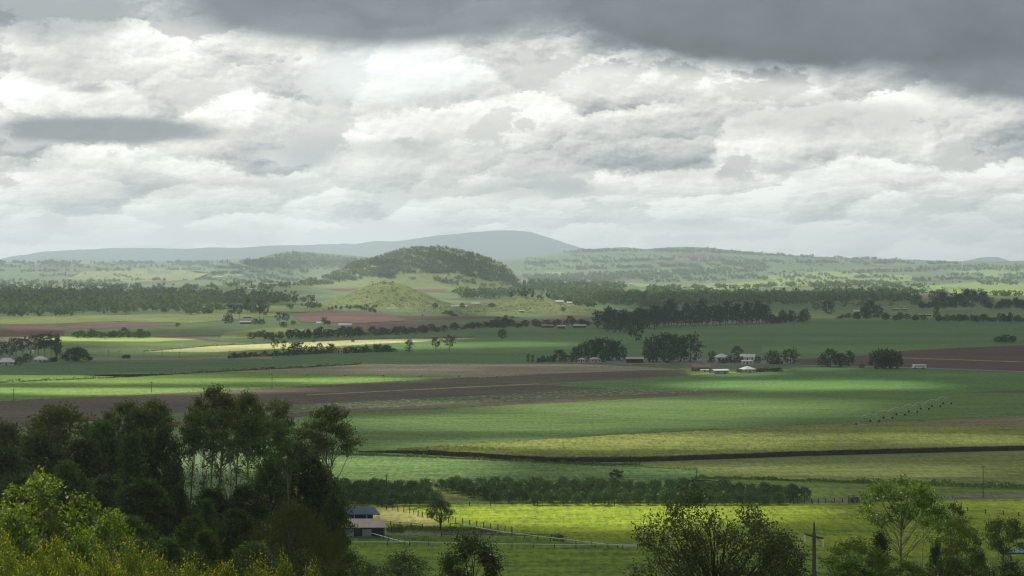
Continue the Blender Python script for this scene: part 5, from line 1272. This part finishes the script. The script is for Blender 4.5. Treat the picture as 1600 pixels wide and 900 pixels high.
# two stable sheds
q = at(566, 819); st = empty('stable', tuple(q), .05); tag(st, 'upper stable shed with a blue grey metal roof and open verandah', 'shed')
mb = MB(); mb.box((-1.2, 2.2, 1.3), (8.2, 4.2, 2.9)); mb.obj('wall', W['dark'], st)
rb = MB(); rb.v = [(-5.6,-1.1,2.75),(5.1,-1.1,2.75),(3.2,4.9,4.1),(-5.6,4.9,4.1)]; rb.v += [(a, b, c + .16) for a, b, c in rb.v]; rb.f = [(0,3,2,1),(4,5,6,7),(0,1,5,4),(1,2,6,5),(2,3,7,6),(3,0,4,7)]; rb.m = [0]*6
rb.obj('roof', R['blue'], st)
for x in (-5.2, -2.2, 1.3, 4.7):
    pb = MB(); pb.box((x, -.9, 1.35), (.16 if x > 4 else .28, .16, 2.9)); pb.obj('post', W['grey'], st)
for x in (-3.7, -.5):
    wb = MB(); wb.box((x, .06, 1.35), (2.0, .08, 1.7)); wb.obj('doorway', M['glass'], st)
wb = MB(); wb.box((-2.2, -.9, .5), (6.8, .08, .55)); wb.obj('railing', W['cream'], st)
q = at(572, 839); sh = empty('shed', tuple(q), .0); tag(sh, 'lower shed with a wide pale pinkish metal roof and dark wall', 'shed')
mb = MB(); mb.box((-2.0, 2.6, 1.2), (13.2, 4.8, 2.7)); mb.obj('wall', W['dark'], sh)
rb = MB(); rb.v = [(-9.2,-.7,2.5),(5.9,-.7,2.5),(3.6,5.6,4.0),(-9.2,5.6,4.0)]; rb.v += [(a, b, c + .16) for a, b, c in rb.v]; rb.f = [(0,3,2,1),(4,5,6,7),(0,1,5,4),(1,2,6,5),(2,3,7,6),(3,0,4,7)]; rb.m = [0]*6
rb.obj('roof', R['tan'], sh)
for x in (-4.5, .2):
    db = MB(); db.box((x, .16, 1.0), (2.4, .08, 2.1)); db.obj('door', W['grey'], sh)
pb = MB(); pb.box((5.2, -.5, 1.2), (.16, .16, 2.6)); pb.obj('post', W['cream'], sh)
house(380, 800, 14, 9, 3, 2.2, .3, R['pink'], W['brown'], 'farmhouse', 'house with a pink roof half hidden behind the dark wood')
# homestead
house(543, 551, 14, 10, 2.9, 3.0, .25, R['red'], W['cream'], 'homestead', 'homestead with a big red hipped roof among dark trees', 1.0, windows=5, cat='house')
house(529, 552, 9, 6, 2.7, 1.6, .1, R['red'], W['cream'], 'cottage', 'low red roofed wing left of the homestead', .6, cat='house')
house(560, 550.6, 8, 6, 2.6, 1.6, .1, R['pink'], W['cream'], 'annex', 'small pale pink roofed annex right of the homestead', .6, cat='house')
house(497, 550, 7, 5, 2.6, 1.5, .4, R['grey'], W['cream'], 'garden_shed', 'small grey shed left of the homestead')
# centre farm
house(991.5, 566.5, 15, 9, 3.4, 1.5, .02, R['pink'], W['brown'], 'open_shed', 'long open shed with a pale roof between two dark groves', open_front=True)
house(930, 566, 9, 6, 2.8, 1.6, .2, R['pink'], W['cream'], 'cottage', 'pink roofed cottage under the dark grove', .8, cat='house'); house(909, 566, 6, 5, 2.6, 1.4, -.2, R['pink'], W['cream'], 'cottage', 'small pale cottage at the left of the dark grove', .8, cat='house')
house(1128, 563.5, 11, 9, 3.4, 2.8, .15, R['white'], W['white'], 'farmhouse', 'white roofed farmhouse behind garden bushes in the centre', .9, cat='house')
house(1168, 563.5, 13, 8, 3.4, 2.6, -.15, R['white'], W['white'], 'barn', 'white barn right of the white roofed farmhouse')
house(1167, 568.5, 9, 5, 2.4, .8, .05, R['white'], W['white'], 'carport', 'low white skillion roof before the white barn', skillion=True)
house(1095, 579.5, 15, 7, 3.0, 2.2, .0, R['rust'], W['brown'], 'rusty_shed', 'shed with a rusty red roof by the bright lawn')
house(1101, 581.5, 6.5, 3, 1.8, .5, .0, R['white'], W['white'], 'lean_to', 'small white lean to before the rusty shed', skillion=True, windows=1, door=False)
house(1125, 584, 12, 7, 2.8, .9, .25, R['white'], W['grey'], 'white_shed', 'white roofed shed on the bright lawn right of the rusty shed', windows=2)
house(1168, 582, 10, 9, 2.8, 2.4, .3, R['white'], W['cream'], 'cottage', 'cottage with a pale pyramid roof inside the clipped hedge', 1.0, cat='house')
house(1212, 568.5, 12, 6, 2.6, 1.2, .0, R['rust'], W['brown'], 'machinery_shed', 'low brown machinery shed right of the barn')
# left farm
house(10, 571, 13, 9, 3.2, 3.2, .2, R['white'], W['cream'], 'farmhouse', 'farmhouse with a cream roof at the left edge', .7, cat='house'); house(63, 566.5, 12, 9, 2.9, 2.6, .2, R['white'], W['cream'], 'farmhouse', 'farmhouse with a white hipped roof left of the dome tree', .9, cat='house')
house(48.5, 552, 5, 4, 2.2, .8, .0, R['white'], W['white'], 'pump_shed', 'tiny white shed glimpsed within the left grove', windows=1)
# distant farm buildings
for px, py, w_, d_, h_, r_, rf, nm, lab in ((718,481,40,12,4,3,'white','long_building','long white building at the right foot of the small cone'),(742,477.5,20,12,5,4,'white','hall','taller white hall behind the long white building'),
  (539.5,511,24,10,5,2,'white','barn','tiny white barn on the purple soil'),(500,508,12,10,4,3,'white','barn','tiny white gabled barn beside a pointed tree'),(905,512,22,10,4,2,'grey','far_shed','long grey shed left of the windbreak'),(855,512,20,10,4,2,'rust','far_shed','rusty far shed left of the long grey shed'),(877,513,14,9,4,2,'grey','far_shed','small grey far shed beside the rusty one'),
  (874,474.5,18,12,5,4,'white','house','white house on the crest of the low mound'),(893.5,475,26,10,4,3,'white','house','long white house on the crest of the low mound'),(815,488,10,8,3,2,'grey','hut','tiny hut on the face of the low mound'),
  (1071,472,30,12,5,3,'white','far_barn','far white barn within the central woods'),(1046,472,14,10,4,3,'white','far_house','far white house left of the central barn'),
  (1295,458,26,14,5,4,'white','far_house','upper white building of the far cluster on the right'),(1290,464,22,12,5,3,'white','far_house','middle white building of the far cluster on the right'),(1297,472,24,12,5,3,'white','far_house','lower white building of the far cluster on the right'),(1287,473,12,10,4,3,'white','far_house','small white building left of the lower far one'),
  (1338,487.5,14,8,3.5,2,'white','far_house','white house between the right sheds'),(1400,485,14,8,3.5,2,'grey','far_house','grey house left of the right copse'),(1413,485,12,8,3.5,2,'grey','far_house','grey house close under the right copse'),(1445,494.5,26,8,4,2,'pink','far_shed','long low pink shed left of the tall poplar'),(1394,498,8,7,3,2,'white','far_house','tiny white house among the right sheds'),(1385,469,20,10,4,2,'white','far_shed','far pale shed below the right woods'),
  (343,434,40,20,6,4,'white','far_house','far white house on the left slope'),(375,431.5,30,20,6,4,'white','far_house','far white house on the left slope beside a clump'),(382,421,46,20,6,4,'white','far_house','upper far white roofs on the left slope'),(395,453,36,16,6,4,'white','far_house','far white roof at the right end of the left woods'),(386,497,16,8,3.5,2,'grey','far_shed','pale far shed under the tall loose clump'),(384,506,22,8,3.5,2,'grey','far_shed','long pale far shed before the tall loose clump'),(488,475.5,22,12,5,3,'white','far_barn','far white barn left of the small cone'),
  (1112,446,40,16,6,3,'white','far_shed','far white sheds in the central lit pasture'),(1380,449,22,14,5,3,'white','far_house','far white house in the right woods'),(1398,448.5,18,14,5,3,'white','far_house','far white house right of its neighbour in the woods'),(1540,441,24,14,5,3,'white','far_house','far white house in the trees at the right'),(450,418.5,40,20,6,3,'white','far_house','far white roof under the left wooded hill'),(1111,421,50,20,7,4,'white','far_shed','very far white shed in the central woods'),(1519,416,30,20,8,5,'white','far_house','very far white house on the right skyline')):
    house(px, py, w_ * .78, d_ * .7, h_ * .7, r_ * .75, _rz.uniform(-.15, .15), R[rf], W['white' if rf == 'white' else 'brown'], nm, lab, windows=0)

# ------------------------------------------------------------------ fences
def fence(pts, gap, ph, rails, label, pm, rm, name='fence', pr=.09, rr=.06, world=None, postev=1):
    P = [Vector(at(*p)) for p in pts] if world is None else [Vector(p) for p in world]
    e = empty(name, tuple(P[0])); tag(e, label, 'fence'); base = P[0]
    pb = MB(); pb.box((0, 0, ph / 2 - .15), (pr * 2, pr * 2, ph + .3)); pmesh = pb.mesh('fence_post', pm)
    n = 0; pos = []
    for a, b in zip(P[:-1], P[1:]):
        k = max(1, round((b - a).length / gap))
        for i in range(k): pos.append(a.lerp(b, i / k))
    pos.append(P[-1])
    for q in pos[:98]:
        z = H(q.x, q.y); o = link('post', pmesh, e); o.location = (q.x - base.x, q.y - base.y, z - base.z); o.rotation_euler = (_rz.normal() * .02, _rz.normal() * .03, _rz.uniform(0, 1)); o.scale = (1, 1, _rz.uniform(.93, 1.08))
    for hz in rails:
        rb = MB(); L_ = []
        for i, q in enumerate(pos[:98]): L_.append((q.x - base.x, q.y - base.y, H(q.x, q.y) - base.z + hz + _rz.normal() * .03))
        rb.tube(L_, [rr] * len(L_), 6); rb.obj('rail', rm, e)
wire = plain('fence_wire', (.2,.2,.19), .5, .1, 1)
fence([(500,853.5),(640,853),(700,854),(800,856.5),(900,857.5),(930,857),(1000,857)], 6.4, 1.25, (1.02,), 'white pipe rail fence with dark posts crossing the green paddock', M['timber'], M['pipe'], rr=.13)
fence([(572,836.5),(592,842),(615,848.5),(640,854.5)], 3.2, 1.2, (1.0,), 'short white rail fence slanting down from the lower shed', M['timber'], M['pipe'], rr=.13)
fence([(722,825),(760,833),(800,839),(840,843.5),(900,851),(950,857),(996,859.5)], 5, 1.25, (1.02,), 'white pipe rail fence running down from the paddock tree to the right', M['timber'], M['pipe'], rr=.13)
fence([(690,838.5),(740,838.5),(800,839.5),(862,842)], 5, 1.2, (1.0,.6), 'grey timber rail fence along the brown dirt path', M['timber'], M['timber'], rr=.07)
fence([(604,796),(640,802.5),(660,808),(690,815),(712,818.5),(745,823),(800,832)], 2.9, 1.7, (.5, 1.0, 1.4), 'dark timber post fence from the stable past the paddock tree', M['timber'], wire, pr=.095, rr=.02)
fence([(596,821),(625,823),(660,826)], 3.6, 1.3, (1.2,.6), 'timber rail fence beside the pale yard', M['timber'], M['timber'], rr=.06)
fence([(703,828),(720,829)], 4, 1.9, (1.8,), 'timber gate frame beside the paddock tree', M['timber'], M['timber'], rr=.08, name='gate')
fence([(600,829),(612,832),(625,833),(628,829),(615,827)], 2.2, 1.5, (.4,.8,1.3), 'dark round timber yard right of the lower shed', M['timber'], M['timber'], rr=.1, name='round_yard')
fence([(640,795),(700,791),(800,790),(1000,789),(1240,788),(1300,787)], 7.5, 1.25, (.5, 1.0), 'thin wire fence along the front of the orchard', M['timber'], wire, rr=.018)
fence([(1474,796),(1512,799),(1540,802),(1568,805),(1640,812)], 4.6, 1.3, (.6, 1.1), 'wire fence with dark posts at the right of the pasture', M['timber'], wire, rr=.018, pr=.12)
fence([(1235,787),(1290,786),(1330,785)], 2.4, 1.4, (.6, 1.1), 'dark post fence beside the farm track', M['timber'], wire, rr=.02)
fence([(1326,787),(1326,783),(1368,781),(1368,786),(1326,787)], 1.6, 1.7, (.4,.8,1.2,1.6), 'small rusty cattle yard of timber rails beside the farm track', W['brown'], W['brown'], name='cattle_yard', rr=.06)
q = at(1336, 785); ca = empty('farm_trailer', tuple(q), .1); tag(ca, 'small brown farm trailer standing in the rusty cattle yard', 'trailer')
mb = MB(); mb.box((0, 0, 1.0), (3.2, 1.6, .3)); mb.box((0, 0, 1.45), (2.8, 1.4, .55), 0, 0, .7); mb.obj('body', W['brown'], ca)
for sx in (-.8, .8):
    for sy in (-.8, .8):
        wb = MB(); wb.tube([(sx, sy - .12, .38), (sx, sy + .12, .38)], [.38, .38], 14); wb.obj('wheel', M['tyre'], ca)

# ------------------------------------------------------------------ poles
def pole(px, py, hpx, label, arm=True, r=.16):
    q = at(px, py); h = hpx / F * q[1]
    e = empty('power_pole', tuple(q)); tag(e, label, 'power pole', 'power poles on the plain')
    mb = MB(); mb.tube([(0, 0, -.4), (0, 0, h)], [r, r * .7], 8); mb.obj('pole', M['timber'], e)
    if arm:
        ab = MB(); ab.box((0, 0, h - .5), (2.0, .14, .16), .3); ao = ab.obj('crossarm', M['timber'], e)
        for s in (-.85, 0, .85):
            ib = MB(); ib.tube([(s * math.cos(.3), s * math.sin(.3), h - .42), (s * math.cos(.3), s * math.sin(.3), h - .16)], [.06, .03], 6); ib.obj('insulator', M['white'], ao)
for a in ((21,626,19,'power pole at the top left of the dark wood'),(237,613,17,'power pole in the bright left wedge above the wood'),(425,607.5,19,'power pole at the edge of the brown ploughed field'),(600,597,11,'short power pole between bright wedge and brown field'),
  (169,559.5,12,'left of the small poles along the left road'),(186,558.5,10,'second of the small poles along the left road'),(225,558,10,'third of the small poles along the left road'),(253,558,9,'fourth of the small poles along the left road'),(280,559.5,10,'last of the small poles along the left road'),(359,556.5,9,'small pole left of the homestead hedge'),
  (604,786,45,'tall timber pole rising over the left of the orchard'),(1088,757,22,'timber pole at the back of the orchard'),(1536,778,51,'tall timber pole beside the farm track on the right'),(1148,570,18,'power pole in front of the white farmhouse')):
    pole(*a)
# the concrete pole on the near slope
x, y, z = at_d(1272, 178); zt = CAMZ - (815 - YH) / F * 178; e = empty('power_pole', (x, y, z)); tag(e, 'near dark concrete power pole with sloping crossarm and hanging insulators', 'power pole')
h = zt - z; k = 178 / F
mb = MB(); mb.tube([(0, 0, -.5), (0, 0, h - 27 * k), (0, 0, h - 18 * k)], [.21, .17, .16], 10); mb.obj('pole', M['concrete'], e)
mb = MB(); mb.tube([(0, 0, h - 18 * k), (0, 0, h - 4 * k), (0, 0, h)], [.13, .085, .05], 8); mb.obj('spike', M['concrete'], e)
mb = MB(); mb.tube([(-16.5 * k, -.6, h - 18 * k), (-2 * k, -.05, h - 22.5 * k), (0, 0, h - 23 * k), (3 * k, .1, h - 24 * k), (16 * k, .6, h - 27.5 * k)], [.09, .11, .12, .11, .09], 6); ao = mb.obj('crossarm', M['concrete'], e)
for sx, sy, zz in ((-16 * k, -.58, h - 18.6 * k), (15.5 * k, .58, h - 28 * k)):
    ib = MB(); pts, rad = [], []
    for i in range(13): pts.append((sx, sy, zz - i * 1.1 * k)); rad.append(.085 if i % 2 else .05)
    ib.tube(pts, rad, 8); ib.obj('insulator', M['white'], ao)
mb = MB(); mb.tube([(-15 * k, -.5, h - 57 * k), (0, 0, h - 61 * k)], [.05, .06], 6); mb.obj('bracket', M['concrete'], e)

# ------------------------------------------------------------------ shelter at the right edge
x, y, z = at_d(1592, 205); zt = CAMZ - (860 - YH) / F * 205; e = empty('shelter', (x, y, z), .1); tag(e, 'small open shelter with a flat blue grey roof at the right edge', 'shelter'); h = zt - z
mb = MB(); mb.box((0, 0, h - .1), (3.4, 3, .18)); mb.obj('roof', plain('shelter_roof', (.05, .075, .10), .95, .2, 1, 0), e)
for sx in (-1.3, 1.3):
    for sy in (-1.2, 1.2):
        pb = MB(); pb.box((sx, sy, (h - .2) / 2 - .2), (.16, .16, h + .0 - .2)); pb.obj('post', M['timber'], e)

# ------------------------------------------------------------------ bus
q = at(1436, 576.2); bus = empty('bus', (q[0], q[1], .2), .03); tag(bus, 'white bus with dark windows driving along the country road', 'bus')
Lb, Wb, Hb = 9.6, 2.5, 2.9
mb = MB(); prof_ = [(-Lb/2, .45), (Lb/2, .45), (Lb/2, 2.7), (Lb/2 - .25, Hb), (-Lb/2 + .9, Hb), (-Lb/2 + .35, 2.6), (-Lb/2, 1.5)]
b = len(mb.v); n = len(prof_); mb.v += [(a, -Wb/2, c) for a, c in prof_] + [(a, Wb/2, c) for a, c in prof_]
mb.f = [tuple(range(n))] + [tuple(range(2*n-1, n-1, -1))] + [(i, i + n, (i + 1) % n + n, (i + 1) % n) for i in range(n)]; mb.m = [0] * len(mb.f)
mb.obj('body', M['white'], bus)
for s in (-1, 1):
    for i in range(5):
        wb = MB(); wb.box((-2.6 + i * 1.45, s * (Wb / 2 + .02), 1.75), (1.3, .04, .62)); wb.obj('window', M['glass'], bus)
    for xx in (-3.1, 2.7):
        wb = MB(); wb.tube([(xx, s * (Wb/2 - .3), .48), (xx, s * (Wb/2 + .03), .48)], [.5, .5], 16); wo = wb.obj('wheel', M['tyre'], bus)
        hb = MB(); hb.tube([(xx, s * (Wb/2 + .02), .48), (xx, s * (Wb/2 + .06), .48)], [.22, .2], 12); hb.obj('hub', M['steel'], wo)
wb = MB(); wb.poly([(-Lb/2 - .02 + .03, -1.1, 1.6), (-Lb/2 - .02 + .03, 1.1, 1.6), (-Lb/2 + .31, 1.1, 2.5), (-Lb/2 + .31, -1.1, 2.5)][::-1]); wb.obj('windscreen', M['glass'], bus)
q = at(197, 560.2); car = empty('car', (q[0], q[1], .15), .05); tag(car, 'small dark truck on the pale road on the left', 'truck')
mb = MB(); mb.box((0, 0, .95), (6.5, 2, .9)); mb.box((.8, 0, 2.0), (4.6, 1.75, 1.3)); mb.box((-2.3, 0, 1.75), (1.5, 1.8, .8), 0, 0, .8); mb.obj('body', W['dark'], car)
for xx in (-2.1, 1.9):
    for s in (-1, 1):
        wb = MB(); wb.tube([(xx, s * .8, .45), (xx, s * 1.03, .45)], [.45, .45], 12); wb.obj('wheel', M['tyre'], car)

# ------------------------------------------------------------------ irrigators
def irrigator(a, b, spans, ht, label, arch=.9, wr=.5):
    A, B = Vector(at(*a)), Vector(at(*b)); e = empty('irrigator', tuple(A)); tag(e, label, 'irrigator'); D = (B - A); step = D / spans; nrm = Vector((-D.y, D.x, 0)).normalized()
    for i in range(spans):
        p, q = step * i, step * (i + 1); pts = []
        for j in range(7):
            t = j / 6; v = p.lerp(q, t); pts.append((v.x, v.y, ht + arch * math.sin(math.pi * t)))
        sb = MB(); sb.tube(pts, [.12] * 7, 6)
        for j in range(1, 6):
            v = p.lerp(q, j / 6); sb.tube([(v.x, v.y, ht + arch * math.sin(math.pi * j / 6)), (v.x, v.y, ht - .45)], [.025, .025], 4)
        sb.tube([(p.x, p.y, ht), tuple((p.lerp(q, .3)).xy) + (ht - .45,), tuple((p.lerp(q, .7)).xy) + (ht - .45,), (q.x, q.y, ht)], [.03] * 4, 4); sb.obj('pipe_span', M['steel'], e)
    for i in range(spans + 1):
        c = step * i; tb = MB()
        for s in (-1, 1):
            f = c + nrm * s * 2.1; tb.tube([(f.x, f.y, .6), (c.x, c.y, ht)], [.06, .05], 5)
        f, g = c - nrm * 2.1, c + nrm * 2.1; tb.tube([(f.x, f.y, .6), (g.x, g.y, .6)], [.06, .06], 5); to = tb.obj('tower', M['steel'], e)
        for s in (-1, 1):
            f = c + nrm * s * 2.1; wb = MB(); u = D.normalized() * .18
            wb.tube([(f.x - u.x, f.y - u.y, .62), (f.x + u.x, f.y + u.y, .62)], [wr, wr], 14); wb.obj('wheel', M['tyre'], to)
irrigator((1345,665), (1480,632), 7, 3.6, 'long arched pipe irrigator on dark wheels in the right green field')
irrigator((423,586.3), (777,590.0), 6, 3.2, 'faint row of pipe irrigator towers across the tan stubble', .5, .38)
